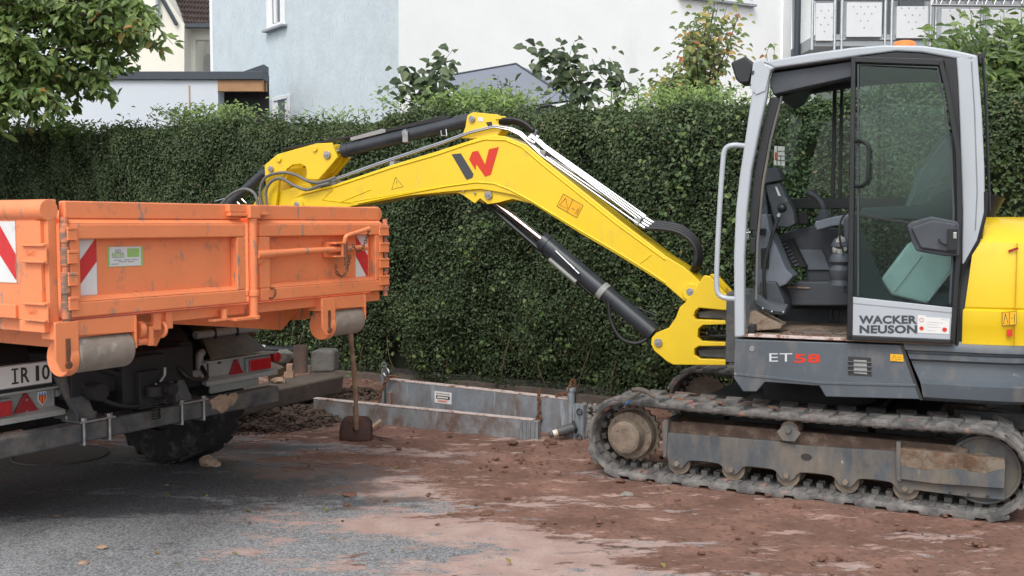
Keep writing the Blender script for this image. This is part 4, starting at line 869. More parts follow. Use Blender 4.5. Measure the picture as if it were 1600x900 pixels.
#==PART4==
# ================================================================ EXCAVATOR
C0 = (2.03, 6.915); K = Fr(*C0, 27.5); U = Fr(*C0, 23)
ex = empty('mini_excavator', (*C0, 0), K.rz); tag(ex, 'yellow and grey tracked excavator with open cab door and boom stretched to the left', 'excavator')
def E(name, mb, mat, parent=ex, bev=.004, fr=U, **k): return obj(name, mb, mat, parent, fr, bev, **k)
def SP(fr, pts, t): return [fr.side(x, y, t) for x, y in pts]
# ---- undercarriage
RC, ZC, SA, SR = .232, .262, .998, 1.055
def path(R_):                              # closed loop, returns point, tangent angle
    L = SA + SR; arc = math.pi * R_; tot = 2 * L + 2 * arc
    def f(u):
        u = (u % 1) * tot
        if u < L: return (SA - u, ZC + R_ - .012 * math.sin(math.pi * u / L), math.pi)
        u -= L
        if u < arc: a = math.pi / 2 + u / R_; return (-SR + math.cos(a) * R_, ZC + math.sin(a) * R_, a + math.pi / 2)
        u -= arc
        if u < L: return (-SR + u, ZC - R_, 0)
        u -= L; a = -math.pi / 2 + u / R_; return (SA + math.cos(a) * R_, ZC + math.sin(a) * R_, a + math.pi / 2)
    return f, tot
def track(sg):
    ta, tb = sg * .975, sg * .575; f, tot = path(.228); m = MB(); v = []; q = []; n = 140
    sec = [(-.015, .010), (-.015, .390), (-.006, .4), (.010, .4), (.014, .392), (.014, .008), (.010, 0), (-.006, 0)]
    for i in range(n):
        x, z, a = f(i / n); nx, nz = math.sin(a), -math.cos(a)
        for r, w_ in sec: v.append((x + nx * r, ta - sg * w_, z + nz * r))
    for i in range(n):
        for k in range(8): q.append((i * 8 + k, i * 8 + (k + 1) % 8, ((i + 1) % n) * 8 + (k + 1) % 8, ((i + 1) % n) * 8 + k))
    m.add(v, q); trk = E('rubber_track', m, 'rubber', fr=K, bev=0, ang=60)
    f2, tot = path(.240); lg = MB(); nl_ = 33
    for i in range(nl_):
        for half in (0, 1):
            x, z, a = f2((i + .5 * half) / nl_ + .003); M = Matrix(((math.cos(a), 0, math.sin(a), x), (0, 1, 0, 0), (math.sin(a), 0, -math.cos(a), z), (0, 0, 0, 1)))
            y0, y1 = (ta + sg * .002, ta - sg * .215) if half == 0 else (ta - sg * .185, tb - sg * .002)
            w1, w2, sk = .062, .053, (.016 if half == 0 else -.016); lo_ = [(-w1 - sk, y0, -.004), (w1 - sk, y0, -.004), (w1 * .72 + sk, y1, -.004), (-w1 * .72 + sk, y1, -.004)]; hi_ = [(-w2 - sk, y0 - sg * .004, .020), (w2 - sk, y0 - sg * .004, .020), (w2 * .7 + sk, y1 + sg * .006, .020), (-w2 * .7 + sk, y1 + sg * .006, .020)]
            if half == 1: lo_ = [(-w1 * .72 - sk, y0, -.004), (w1 * .72 - sk, y0, -.004), (w1 + sk, y1, -.004), (-w1 + sk, y1, -.004)]; hi_ = [(-w2 * .7 - sk, y0, .020), (w2 * .7 - sk, y0, .020), (w2 + sk, y1, .020), (-w2 + sk, y1, .020)]
            lg.prism([M @ Vector(p) for p in lo_], [M @ Vector(p) for p in hi_])
    E('tread_lug', lg, 'rubber', trk, .006, K); f3, tot = path(.212); gl = MB()
    nl_ = 70
    for i in range(nl_):
        x, z, a = f3((i + .3) / nl_); M = Matrix(((math.cos(a), 0, math.sin(a), x), (0, 1, 0, 0), (math.sin(a), 0, -math.cos(a), z), (0, 0, 0, 1)))
        for y0, y1, h_ in ((ta - sg * .025, ta - sg * .11, .008), (ta - sg * .155, ta - sg * .185, .03), (ta - sg * .215, ta - sg * .245, .03)): gl.box((-.020, y0, -h_), (.020, y1, .004), M)
    E('guide_lug', gl, 'rubber', trk, .004, K)
    # frame
    tf = sg * .905
    if sg > 0:
        rp = [K.side(x, y_, tf)[0] for x, y_ in ((1058, 737), (1143, 748), (1229, 757), (1321, 768), (1414, 778))]
        xs_ = np.linspace(rp[0] + .06, rp[-1] - .05, 90); bot = [(x, .155 - .052 * math.exp(-(min(abs(x - r_) for r_ in rp) / .055) ** 4) - .01 * math.exp(-(min(abs(x - r_) for r_ in rp) / .1) ** 2)) for x in xs_]
        pf = SP(K, [(1037, 684), (1037, 676), (1215, 690), (1258, 697), (1404, 706), (1480, 717), (1572, 727), (1570, 782), (1500, 775)], tf) + bot[::-1]
    else: pf = [(.75, .12), (.75, .33), (-1.05, .33), (-1.05, .12)]
    E('track_frame', MB().xs(pf, tf, tf - sg * .03), 'frame_steel', fr=K, bev=.004)
    E('frame_beam', MB().box((.74, tf - sg * .035, .14), (-.98, tf - sg * .28, .375)).box((.66, tf - sg * .034, .33), (-.95, tf - sg * .06, .385)), 'frame_mud', fr=K, bev=.01)
    E('frame_flange', MB().xs([(.765, .375), (.745, .395), (.725, .39), (.735, .16), (.755, .155)], tf + sg * .012, tf - sg * .25), 'frame_steel', fr=K, bev=.004)
    # sprocket and final drive
    y = ta - sg * .20; sp = MB(); n = 22; pts = []
    for i in range(n * 2): a = math.pi * i / n; r = .186 if i % 2 else .165; pts.append((SA + math.cos(a) * r, ZC + math.sin(a) * r))
    sp.xs(pts, y + sg * .015, y - sg * .015); s_ = E('sprocket', sp, 'cast_mud', fr=K, bev=.003)
    E('drive_motor', MB().cyl((SA, y, ZC), (SA, ta - sg * .105, ZC), .155, 40, .148).cyl((SA, ta - sg * .11, ZC), (SA, ta - sg * .015, ZC), .108, 40, .100), 'cast_mud', fr=K, bev=.006)
    m = MB(); m.cyl((SA, ta - sg * .016, ZC), (SA, ta - sg * .010, ZC), .088, 36); m.cyl((SA + .045, ta - .011 * sg, ZC + .05), (SA + .045, ta - sg * .004, ZC + .05), .010, 8); m.cyl((SA + .0, ta - .011 * sg, ZC - .068), (SA + .0, ta - sg * .004, ZC - .068), .010, 8)
    E('hub_cover', m, 'cast_mud', fr=K, bev=.002); m = MB()
    for i in range(12): a = 2 * math.pi * i / 12 + .2; p = Vector((SA + math.cos(a) * .132, ta - sg * .106, ZC + math.sin(a) * .132)); m.cyl(p, p + Vector((0, sg * .012, 0)), .010, 6)
    E('hub_bolt', m, 'cast_mud', fr=K, bev=0)
    # idler
    E('idler_wheel', MB().cyl((-SR, ta - sg * .12, ZC), (-SR, ta - sg * .155, ZC), .19, 48).cyl((-SR, ta - sg * .245, ZC), (-SR, ta - sg * .28, ZC), .19, 48).cyl((-SR, ta - sg * .1, ZC), (-SR, ta - sg * .3, ZC), .10, 32).ring((-SR, ta - sg * .12, ZC), (0, 1, 0), .18, .012, 48, 6), 'frame_steel', fr=K, bev=.004)
    if sg > 0: rp = [K.side(x, y_, tf)[0] for x, y_ in ((1058, 737), (1143, 748), (1229, 757), (1321, 768), (1414, 778))]
    else: rp = [.65, .32, .0, -.33, -.66]
    for i, x in enumerate(rp):
        r_ = E('track_roller', MB().cyl((x, tf - sg * .031, .118), (x, tf - sg * .065, .118), .070, 32).cyl((x, tf - sg * .05, .118), (x, tf - sg * .25, .118), .05, 20).cyl((x, tf - sg * .19, .105), (x, tf - sg * .22, .105), .068, 24), 'cast_mud', fr=K, bev=.004)
        E('roller_bolt', MB().cyl((x, tf + sg * .0, .125), (x, tf + sg * .022, .125), .017, 6), 'cast_mud', r_, .002, K)
    x = K.side(1234, 682, tf)[0]
    cr = E('carrier_roller', MB().cyl((x, tf + sg * .02, .40), (x, tf - sg * .12, .40), .052, 24), 'cast_mud', fr=K, bev=.004)
    E('carrier_bracket', MB().xs([(x - .055, .40), (x - .02, .435), (x + .02, .435), (x + .055, .40), (x + .07, .385), (x + .035, .335), (x - .035, .335), (x - .07, .385)], tf + sg * .022, tf + sg * .034).cyl((x, tf + sg * .03, .40), (x, tf + sg * .05, .40), .018, 6), 'frame_steel', cr, .003, K)
    if sg > 0:
        bx = SP(K, [(1406, 714), (1572, 722), (1570, 762), (1460, 754), (1406, 747)], tf); E('tension_cover', MB().xs(bx, tf, tf + .035), 'frame_steel', fr=K, bev=.006)
        E('cover_mud', MB().xs(SP(K, [(1406, 698), (1570, 716), (1572, 730), (1540, 738), (1490, 730), (1450, 733), (1406, 726)], tf - .005), tf - .03, tf + .036), 'mud_crust', fr=K, bev=.004)
        E('cover_end', MB().xs(SP(K, [(1402, 688), (1409, 690), (1409, 750), (1402, 748)], tf), tf - .02, tf + .045), 'frame_steel', fr=K, bev=.003)
        m = MB(); m.xs([(K.side(1260, 714, tf)[0] + .032 * math.cos(a) * 1.0, K.side(1260, 714, tf)[1] + .020 * math.sin(a)) for a in np.linspace(0, 2 * math.pi, 20)[:-1]], tf + .001, tf + .003)
        for px in (1484, 1513, 1543): c = K.S(px, 770 + (px - 1484) * .1, tf); m.disc(c + Vector((0, .002, 0)), (0, 1, 0), .008, .003, 10)
        E('frame_hole_patch', m, 'ink', fr=K, bev=0)  # black patches painted for the dark inside the holes
        m = MB()
        for i in range(20): px = random.uniform(1030, 1230); p = K.S(px, 615 + (px - 1040) * .1 + random.uniform(-4, 10), .9 - random.random() * .3); p.z = .515; m.ico(p, random.uniform(.006, .022), (1.7, 1.1, .35), i)
        o_ = E('clod_on_track', m, 'mud_clod', trk, 0, K); o_['kind'] = 'stuff'
track(1); track(-1)
E('undercarriage', MB().box((.42, .66, .22), (-.42, -.66, .46)).box((.75, .62, .30), (.45, -.62, .42)).box((-.45, .62, .30), (-.75, -.62, .42)).cyl((0, 0, .44), (0, 0, .62), .36, 40), 'chassis', fr=K, bev=.01)
for y_ in (.41, -.41): E('blade_arm', MB().box((-.8, y_ + .04, .28), (-1.7, y_ - .04, .38)), 'black_dirty', fr=K)
E('dozer_blade', MB().xs([(-1.70, .08), (-1.78, .06), (-1.75, .25), (-1.80, .42), (-1.74, .42), (-1.70, .25)], .97, -.97), 'body_grey', fr=K)
# ---- upper structure, body
tn_ = .93
body = [(1148, 530), (1408, 539), (1439, 624), (1290, 620), (1280, 603), (1195, 597), (1182, 612), (1161, 612), (1146, 590)]
sp_ = SP(U, body, tn_); bp = E('side_panel', MB().xs(sp_, tn_, .60), 'body_grey', bev=.006)
low = SP(U, [(1146.5, 585), (1283, 600), (1290, 620.5), (1182, 612.5), (1161, 612.5)], tn_)
E('panel_ridge', MB().xs(SP(U, [(1147, 586), (1283, 600), (1431, 604), (1431, 600), (1283, 596), (1147, 582)], tn_ + .001), tn_ + .001, tn_ + .006), 'body_grey', bp, .002)
E('deck', MB().box((.36, .595, .66), (-1.1, -.90, .93)), 'body_grey', bev=.01)
def plan(ins, s_front, back_=-1.50, half=.93, rc=.52, n=12):
    h = half - ins; b = back_ + ins; P = [(s_front, h)]
    for i in range(n + 1): a = math.pi / 2 * i / n; P.append((b + rc - rc * math.sin(a) ** .9, h - rc + rc * math.cos(a) ** .9))
    for i in range(n + 1): a = math.pi / 2 * (1 - i / n); P.append((b + rc - rc * math.sin(a) ** .9, -(h - rc + rc * math.cos(a) ** .9)))
    P.append((s_front, -h)); return P
def loft(levels, half=.93, rc=.52):        # (z, inset, s_front)
    m = MB(); v = []; f = []; k = None
    for z, ins, sf in levels:
        P = plan(ins, sf, half=half, rc=rc); k = len(P); v += [(x, y, z) for x, y in P]
    for j in range(len(levels) - 1):
        for i in range(k): f.append((j * k + i, j * k + (i + 1) % k, (j + 1) * k + (i + 1) % k, (j + 1) * k + i))
    f.append(tuple(range(k))); f.append(tuple(range((len(levels) - 1) * k, len(levels) * k))); return m.add(v, f)
E('counterweight', loft([(.615, .05, -.672), (.64, .012, -.668), (.715, .0, -.655), (.735, .035, -.645), (.835, .045, -.60), (.85, .012, -.595), (.875, .012, -.585), (.882, .03, -.58), (.892, .03, -.575), (.90, .0, -.57), (.925, .002, -.562), (.955, .02, -.56)]), 'body_grey', bev=0, ang=40)
zz = lambda px, py: U.side(px, py, tn_)
E('rear_hood', loft([(.945, .012, -.86), (1.04, .004, -.86), (1.052, .0, -.86), (1.13, .0, -.86), (1.14, .012, -.87), (1.15, .004, -.87), (1.44, .0, -.90), (1.50, .012, -.92), (1.52, .03, -.94), (1.60, .13, -.96), (1.635, .20, -.965), (1.64, .26, -.97)]), 'yellow', bev=0, ang=24)
E('hood_seam', MB().xs([(-1.119, .95), (-1.121, .95), (-1.121, 1.50), (-1.119, 1.50)], .90, .931), 'yellow_dark', bev=0)
E('engine_hood', MB().box((-.92, -.12, .93), (-1.2, -.88, 1.60)), 'yellow', bev=.05); E('side_hood', MB().box((.2, -.2, .93), (-.915, -.9, 1.22)), 'body_grey', bev=.05)
E('air_intake', MB().tube([(-.985, .60, 1.58), (-.985, .60, 1.66), (-.995, .60, 1.75), (-1.0, .60, 1.765)], [.03, .035, .07, .072], 20), 'black', bev=0)
E('hood_marker', MB().xs(SP(U, [(1575, 391), (1590, 386), (1592, 389), (1577, 395)], .935), .93, .934), 'reflector_red', bev=0)
def decal(name, px, mat, t, th=.0015, parent=ex, fr=U): return E(name, MB().xs(SP(fr, px, t), t, t + th), mat, parent, 0, fr)
def lines(segs, t, r=.0015, fr=U):
    m = MB()
    for s_ in segs: m.tube([fr.S(x, y, t) for x, y in s_], r, 4)
    return m
d_ = decal('warning_decal', [(1566, 488), (1588, 486), (1588, 507), (1566, 509)], 'decal_orange', .9325)
E('decal_symbol', lines([[(1566, 488), (1588, 486), (1588, 507), (1566, 509), (1566, 488)], [(1577, 487), (1577, 508)], [(1571, 490), (1575, 505), (1568, 506), (1571, 490)], [(1580, 497), (1583, 497)], [(1585, 491), (1585, 505)]], .9345, .0014), 'ink', d_, 0)
decal('red_reflector', [(1573, 515), (1582, 514), (1582, 525), (1573, 526)], 'logo_red', .9325)
# body details
m = MB(); c0 = [U.S(x, y, tn_ + .002) for x, y in ((1201, 568), (1232, 569), (1202, 551), (1230, 552))]
def tpx(m, s, x0, y0, x1, y1, t, bold=.02, th=.001, fr=U, slant=0):
    a = fr.S(x0, y1, t); b = fr.S(x1, y1, t); c = fr.S(x0, y0, t); d = b - a; text(m, s, a, d.normalized(), (c - a).normalized(), d.length, (c - a).length, th, bold, slant); return m
m = MB(); tpx(m, 'ET', 1202, 552, 1238, 565, tn_ + .001, .0); E('model_name', m, 'badge_silver', bp, 0)
m = MB(); tpx(m, '58', 1241, 553, 1282, 567, tn_ + .001, .03); E('model_number', m, 'logo_red', bp, 0)
gv = decal('side_light', [(1325, 557), (1361, 559), (1362, 588), (1325, 586)], 'ink', tn_ + .001)
m = MB()
for y in (564, 571, 578): m.xs(SP(U, [(1325, y), (1362, y + 1.5), (1362, y + 3), (1325, y + 1.5)], tn_), tn_ + .001, tn_ + .012)
E('grille', m, 'body_grey', gv, .001); decal('lens', [(1334, 562), (1354, 563), (1355, 585), (1334, 583)], 'lamp_grey', tn_ + .003, parent=gv)
d_ = decal('caution_decal', [(1391, 553), (1411, 554), (1412, 565), (1391, 564)], 'decal_orange', tn_ + .007)
E('decal_symbol', lines([[(1397, 555), (1401, 563), (1393, 562.5), (1397, 555)], [(1402, 558), (1409, 558.5)], [(1402, 561), (1409, 561.5)]], tn_ + .009, .001), 'ink', d_, 0)
c = U.S(1175, 545, tn_); E('body_bolt', MB().disc(c, (0, 1, 0), .016, .012, 20), 'pin', bp, .002)
E('seam', MB().xs(SP(U, [(1406, 539), (1411, 539), (1442, 625), (1437, 625)], tn_), tn_ - .02, tn_ + .0015), 'ink', bev=0)
# ---- cab
TC = .93; CB = -.10
def post(name, px, t0=TC, t1=TC - .06, mat='silver', bev=.008, parent=ex): return E(name, MB().xs(SP(U, px, TC), t0, t1), mat, parent, bev)
# near A pillar and roof frame as one tube-like frame
post('front_pillar', [(1147, 528), (1146, 400), (1149, 330), (1155, 275), (1163, 222), (1171, 168), (1178, 125), (1190, 96), (1212, 105), (1203, 112), (1198, 150), (1186, 205), (1174, 265), (1167, 330), (1163, 400), (1163, 527)], bev=.014)
post('roof_rail', [(1190, 96), (1266, 83), (1330, 74), (1381, 70), (1444, 71), (1491, 78), (1527, 86), (1520, 96), (1490, 91), (1440, 82), (1400, 80), (1331, 89), (1210, 106)], bev=.012)
post('rear_pillar', [(1494, 90), (1527, 86), (1534, 175), (1538, 260), (1539, 331), (1536, 342), (1528, 375), (1506, 416), (1503, 412), (1504, 330), (1500, 206), (1497, 130)], bev=.012)
E('pillar_seam', lines([[(1518, 96), (1523, 175), (1527, 300), (1524, 360)]], TC + .002, .003), 'ink_grey', bev=0)
E('body_seal', MB().tube([U.S(x, y, TC - .005) for x, y in ((1540, 300), (1540, 331), (1537.5, 343), (1529, 376), (1505, 418), (1498, 450), (1495, 538))], .010, 8), 'black', bev=0)
E('rear_upper_panel', MB().xs(SP(U, [(1331, 90), (1400, 81), (1440, 83), (1496, 92), (1500, 206), (1505, 330), (1503, 415), (1492, 405), (1488, 200), (1475, 95)], TC), TC - .01, TC - .05), 'black', bev=.003)
mm_ = lambda pts, t: [Vector((*[U.side(*p, TC)[0]], t, U.side(*p, TC)[1])) for p in pts]
# roof sheet across
rp_ = SP(U, [(1192, 97), (1266, 84), (1330, 75), (1381, 71), (1444, 72), (1491, 79), (1526, 87), (1526, 97), (1444, 88), (1331, 92), (1200, 110)], TC)
E('roof', MB().xs(rp_, TC - .05, CB + .06), 'black', bev=.01)
E('roof_top', MB().xs([(a, b + .004) for a, b in SP(U, [(1200, 95), (1266, 83.5), (1330, 74.5), (1381, 70.5), (1444, 71.5), (1491, 78.5), (1522, 86), (1444, 80), (1331, 84)], TC)], TC - .045, CB + .05), 'silver', bev=.006)
E('header', MB().xs(SP(U, [(1203, 112), (1331, 93), (1331, 118), (1262, 133), (1206, 146), (1200, 130)], TC), TC - .055, TC - .16).xs(SP(U, [(1206, 112), (1235, 108), (1222, 135), (1204, 146)], TC), TC - .06, CB + .05), 'interior', bev=.008)
# far side frame
def shift(px, t): return SP(U, px, t)
fs = lambda pts: [U.side(*p, TC) for p in pts]
E('far_pillar', MB().xs(fs([(1134, 528), (1132, 400), (1141, 275), (1157, 168), (1178, 96), (1188, 106), (1165, 168), (1149, 265), (1141, 330), (1141, 528)]), CB, CB + .05), 'black', bev=.008)
E('far_roof_rail', MB().xs(fs([(1190, 96), (1381, 70), (1444, 71), (1527, 86), (1527, 100), (1440, 92), (1331, 100), (1205, 120)]), CB, CB + .05), 'black', bev=.008)
E('far_rear_pillar', MB().xs(fs([(1490, 90), (1527, 86), (1539, 331), (1506, 540), (1490, 540), (1503, 330)]), CB, CB + .05), 'black', bev=.008)
a = U.S(1305, 128, CB); b = U.S(1317, 312, CB)
E('far_post', MB().box((a.x + .012, CB, .95), (a.x - .012, CB + .03, 2.48)).box((a.x - .035, CB, .95), (a.x - .055, CB + .03, 2.48)), 'black', bev=.003)
zb = U.S(1280, 318, CB)[2]
E('far_sill', MB().box((.30, CB, zb - .035), (-.90, CB + .035, zb + .035)), 'black', bev=.005)
E('far_lower_panel', MB().box((.36, CB, .94), (-.88, CB + .02, 1.18)), 'interior', bev=.003)
gl_ = fs([(1166, 520), (1166, 330), (1186, 205), (1203, 112), (1331, 92), (1444, 88), (1496, 95), (1505, 330), (1497, 520)])
E('far_window', MB().xs(gl_, CB + .015, CB + .019), 'glass', bev=0)
# windscreen: front frame strip and pane, edges seen as dark bars
def slopebar(name, px0, px1, wd, mat, ta=TC - .065, tb=TC - .10): return E(name, MB().xs(SP(U, px0 + px1[::-1], TC), ta, tb), mat, bev=.003)
slopebar('windscreen_frame', [(1200, 150), (1187, 206), (1175, 270), (1168, 340), (1168, 300 + 60)], [(1216, 152), (1200, 210), (1188, 275), (1181, 340), (1180, 360)], 0, 'black')
slopebar('windscreen_seal', [(1216, 148), (1199, 215), (1186, 290), (1178, 380), (1176, 470)], [(1220, 148), (1203, 217), (1190, 292), (1182, 380), (1180, 470)], 0, 'frame_steel', TC - .07, TC - .085)
wp = fs([(1203, 118), (1188, 206), (1176, 270), (1168, 340), (1166, 400), (1165, 510)])
v = []; f = []
for (s_, z) in wp: v += [(s_ - .01, TC - .07, z), (s_ - .01, CB + .05, z)]
for i in range(len(wp) - 1): f.append((2 * i, 2 * i + 1, 2 * i + 3, 2 * i + 2))
E('windscreen', MB().add(v, f), 'glass', bev=0)
each(E, 'screen_bar', MB().box((wp[-2][0] - .02, TC - .07, wp[-2][1] + .12), (wp[-2][0] - .05, CB + .05, wp[-2][1] + .16)).box((wp[-1][0] - .0, TC - .07, .94), (wp[-1][0] - .04, CB + .05, 1.0)), 'black', bev=.004)
E('header_bar', MB().tube([U.S(1216, 153, .5), U.S(1250, 142, .25), U.S(1290, 132, 0)], .010, 8).tube([U.S(1216, 153, TC - .1), U.S(1262, 136, TC - .3), U.S(1322, 110, TC - .4)], .008, 8), 'black', bev=0)
E('cab_lamp', MB().ico(U.S(1321, 120, .5), .018, seed=1, j=0), 'paper', bev=0)
# rear glass and floor
E('rear_window', MB().box((-.885, TC - .06, 1.30), (-.89, CB + .05, 2.42)), 'glass', bev=0)
E('rear_wall', MB().box((-.80, TC - .06, .95), (-.90, CB + .04, 1.40)), 'interior', bev=.01)
z0 = .935; E('cab_floor', MB().box((.372, TC - .003, z0), (-.80, CB + .02, z0 + .012)), 'cab_floor', bev=.002)
E('door_sill', MB().box((.30, TC + .002, z0 + .001), (-.25, TC - .04, z0 + .018)), 'galv_edge', bev=.003)
m = MB()
for i in range(9):
    c = Vector((.05 - (i % 5) * .07, TC - .22 - (i // 5) * .16, z0 + .0125)); m.ring(c, (0, 0, 1), .035, .0022, 20, 4)
E('mat_pattern', m, 'interior', bev=0)
m = MB()
for i in range(55): m.ico((random.gauss(.0, .14), TC - .05 - abs(random.gauss(0, .13)), z0 + .014), random.uniform(.004, .012), (1.5, 1.2, .4), i)
o_ = E('floor_dirt', m, 'mud_clod', bev=0); o_['kind'] = 'stuff'
# door, folded back against the cab side
TD = TC + .055
def DP(pts): return SP(U, pts, TD)
door = E('door', MB().xs(DP([(1323, 531), (1330, 88), (1337, 88), (1332, 531)]), TD, TD - .035).xs(DP([(1330, 88), (1473, 92), (1470, 102), (1337, 97)]), TD, TD - .035).xs(DP([(1473, 92), (1484, 140), (1501, 237), (1503, 330), (1501, 405), (1492, 537), (1484, 537), (1493, 405), (1495, 330), (1493, 240), (1477, 145), (1466, 98)]), TD, TD - .035).xs(DP([(1323, 531), (1326, 524), (1490, 531), (1491, 537.5)]), TD, TD - .035), 'black', bev=.004)
E('door_seal', MB().tube([U.S(x, y, TD - .002) for x, y in ((1341, 462), (1341, 101), (1465, 106), (1474, 150), (1486, 240), (1490, 330), (1488, 400), (1484, 474))], .006, 6), 'interior', door, 0)
E('door_window', MB().xs(DP([(1341, 100), (1465, 105), (1474, 150), (1486, 240), (1490, 330), (1489, 372), (1400, 350), (1336, 334)]), TD - .018, TD - .022), 'glass_tint', door, 0)
E('door_lower_glass', MB().xs(DP([(1333, 334), (1400, 350), (1489, 372), (1487, 478), (1400, 470), (1331, 465)]), TD - .018, TD - .022), 'glass_tint', door, 0)
# dark bonding border of the lower pane
E('glass_border', MB().xs(DP([(1335, 333), (1425, 347), (1425, 351), (1335, 337)]), TD - .016, TD - .012), 'black', door, .001)
E('glass_border', MB().xs(DP([(1333, 337), (1338, 337), (1388, 466), (1388, 472), (1331, 466)]), TD - .025, TD - .023), 'black', door, 0)
E('kick_panel', MB().xs(DP([(1331, 464), (1488, 481), (1486, 531), (1329, 524)]), TD - .008, TD - .03), 'silver', door, .003)
E('panel_groove', MB().xs(DP([(1332, 473), (1487, 488), (1487, 489.5), (1332, 474.5)]), TD - .0075, TD - .006), 'ink_grey', door, 0)
m = MB(); tpx(m, 'WACKER', 1342, 493, 1433, 506, TD - .007, .042); tpx(m, 'NEUSON', 1343, 508, 1433, 521, TD - .007, .042); E('maker_name', m, 'logo_dark', door, 0)
d_ = decal('sticker', [(1434, 492), (1446, 493), (1446, 495), (1484, 498), (1483, 522), (1434, 520)], 'paper', TD - .007, parent=door)
m = MB(); m.disc(U.S(1440, 513, TD - .004), (0, 1, 0), .011, .002, 16); m.disc(U.S(1476, 515, TD - .004), (0, 1, 0), .012, .002, 16); m.ring(U.S(1440, 500, TD - .004), (0, 1, 0), .010, .001, 16, 4); E('sticker_mark', m, 'logo_red', d_, 0)
E('sticker_text', lines([[(1449, 503), (1473, 505)], [(1449, 507), (1466, 508)], [(1449, 511), (1470, 512)], [(1470, 499), (1481, 500)], [(1449, 516), (1462, 517)]], TD - .005, .0007), 'ink_grey', d_, 0)
E('door_handle', MB().tube(catmull([U.S(1337, 221, TD), U.S(1346, 220, TD + .04), U.S(1355, 226, TD + .06), U.S(1357, 240, TD + .06), U.S(1356, 278, TD + .06), U.S(1350, 288, TD + .05), U.S(1343, 291, TD + .03), U.S(1336, 291, TD)], 4), .010, 8), 'black', door, 0)
m = MB(); A_ = DP([(1417, 353), (1425, 346), (1455, 338), (1496, 346), (1499, 352), (1499, 400), (1475, 400), (1432, 392), (1425, 378)]); m.xs(A_, TD, TD + .035); A2 = DP([(1424, 356), (1458, 344), (1496, 350), (1497, 396), (1440, 388)]); m.prism([(x, TD + .035, z) for x, z in A2], [(x * .98 - .01, TD + .06, z * .995 + .01) for x, z in A2]); lp = E('latch_housing', m, 'interior', door, .010)
E('latch', MB().box((U.side(1481, 360, TD)[0], TD + .05, U.side(1481, 391, TD)[1]), (U.side(1497, 360, TD)[0], TD + .078, U.side(1481, 357, TD)[1])).tube([U.S(1479, 383, TD + .07), U.S(1472, 381, TD + .08), U.S(1468, 377, TD + .08), U.S(1467, 373, TD + .08)], .006, 6), 'black', lp, .004)
E('latch_hook', MB().box(U.S(1489, 373, TD + .085), U.S(1495, 363, TD + .075)), 'steel', lp, .002)
# fixed side panel behind the door, lower: dark with the tank seen through
E('rear_side_panel', MB().xs(fs([(1331, 395), (1331, 528), (1492, 536), (1500, 420), (1503, 396), (1440, 360), (1405, 345)][0:0] or [(1324, 340), (1330, 531), (1400, 534), (1345, 400)]), TC - .02, TC - .04), 'interior', bev=.002)
E('seat_base', MB().box((-.42, .68, .95), (-.86, .18, 1.22)), 'interior', bev=.03)
ST = .72
m = MB(); m.xs(SP(U, [(1376, 436), (1417, 382), (1432, 372), (1490, 400), (1490, 420), (1450, 476), (1392, 462)], ST), ST, .20); st_ = E('plastic_covered_cushion', m, 'plastic_sheet', bev=.02)
E('cover_fold', MB().tube([U.S(1440, 400, ST + .005), U.S(1398, 455, ST + .005)], .004, 6).tube([U.S(1486, 425, ST + .005), U.S(1450, 470, ST + .005)], .004, 6), 'paper', st_, 0)
E('seat_back', MB().xs(SP(U, [(1410, 330), (1430, 270), (1470, 215), (1484, 205), (1500, 210), (1500, 330), (1440, 335)], .62), .62, .22), 'film_cover', bev=.05)
E('seat_back_fold', lines([[(1418, 328), (1440, 270), (1478, 218)], [(1430, 330), (1452, 285), (1482, 240)], [(1445, 325), (1462, 290), (1484, 262)], [(1424, 312), (1450, 292), (1478, 285)]], .625, .0018), 'ink_grey', bev=0)
E('belt_bracket', MB().xs(SP(U, [(1440, 320), (1490, 290), (1498, 330), (1498, 372), (1455, 345), (1345, 340), (1345, 325)], .80), .80, .74), 'interior', bev=.01)

# interior
def I(name, px, ta, tb, mat='interior', bev=.012, ref=None): return E(name, MB().xs(SP(U, px, ta if ref is None else ref), ta, tb), mat, bev=bev)
I('far_console', [(1222, 455), (1245, 440), (1327, 440), (1327, 478), (1232, 478)], .30, .0)
I('front_console', [(1182, 336), (1198, 334), (1203, 360), (1228, 420), (1240, 432), (1228, 445), (1200, 455), (1186, 460), (1182, 430)], .55, .30, 'interior_light')
I('front_console_lower', [(1186, 440), (1212, 440), (1226, 470), (1225, 490), (1190, 480)], .60, .2, 'interior')
I('console_arm', [(1203, 375), (1240, 358), (1275, 352), (1327, 360), (1327, 440), (1262, 440), (1258, 425), (1240, 375), (1215, 390)], .12, -.0, 'interior')
I('console_grille', [(1210, 382), (1236, 372), (1260, 418), (1232, 418)], .24, .13, 'chassis', .006)
m = MB()
for i in range(7): m.tube([U.S(1222 + i * 3.2, 383 + i * 5.4, .245), U.S(1229 + i * 3.2, 380 + i * 5.4, .245)], .004, 6)
E('vent_slat', m, 'interior_light', bev=0)
I('console_face', [(1244, 390), (1285, 390), (1298, 422), (1262, 422)], .14, .10, 'interior_light', .006)
I('front_vent', [(1189, 388), (1202, 387), (1201, 420), (1189, 420)], .56, .54, 'chassis', .002)
mon = I('monitor', [(1196, 288), (1219, 285), (1240, 330), (1243, 350), (1232, 356), (1210, 355), (1206, 330), (1198, 300)], .42, .30, 'interior', .012)
I('monitor_hood', [(1193, 262), (1216, 262), (1222, 282), (1200, 286), (1190, 292), (1188, 266)], .44, .30, 'interior', .01)
I('monitor_screen', [(1209, 290), (1217, 289), (1231, 314), (1222, 318)], .424, .42, 'window_glass', .001)
I('monitor_label', [(1211, 292), (1214, 292), (1220, 306), (1216, 306)], .4255, .424, 'paper', 0)
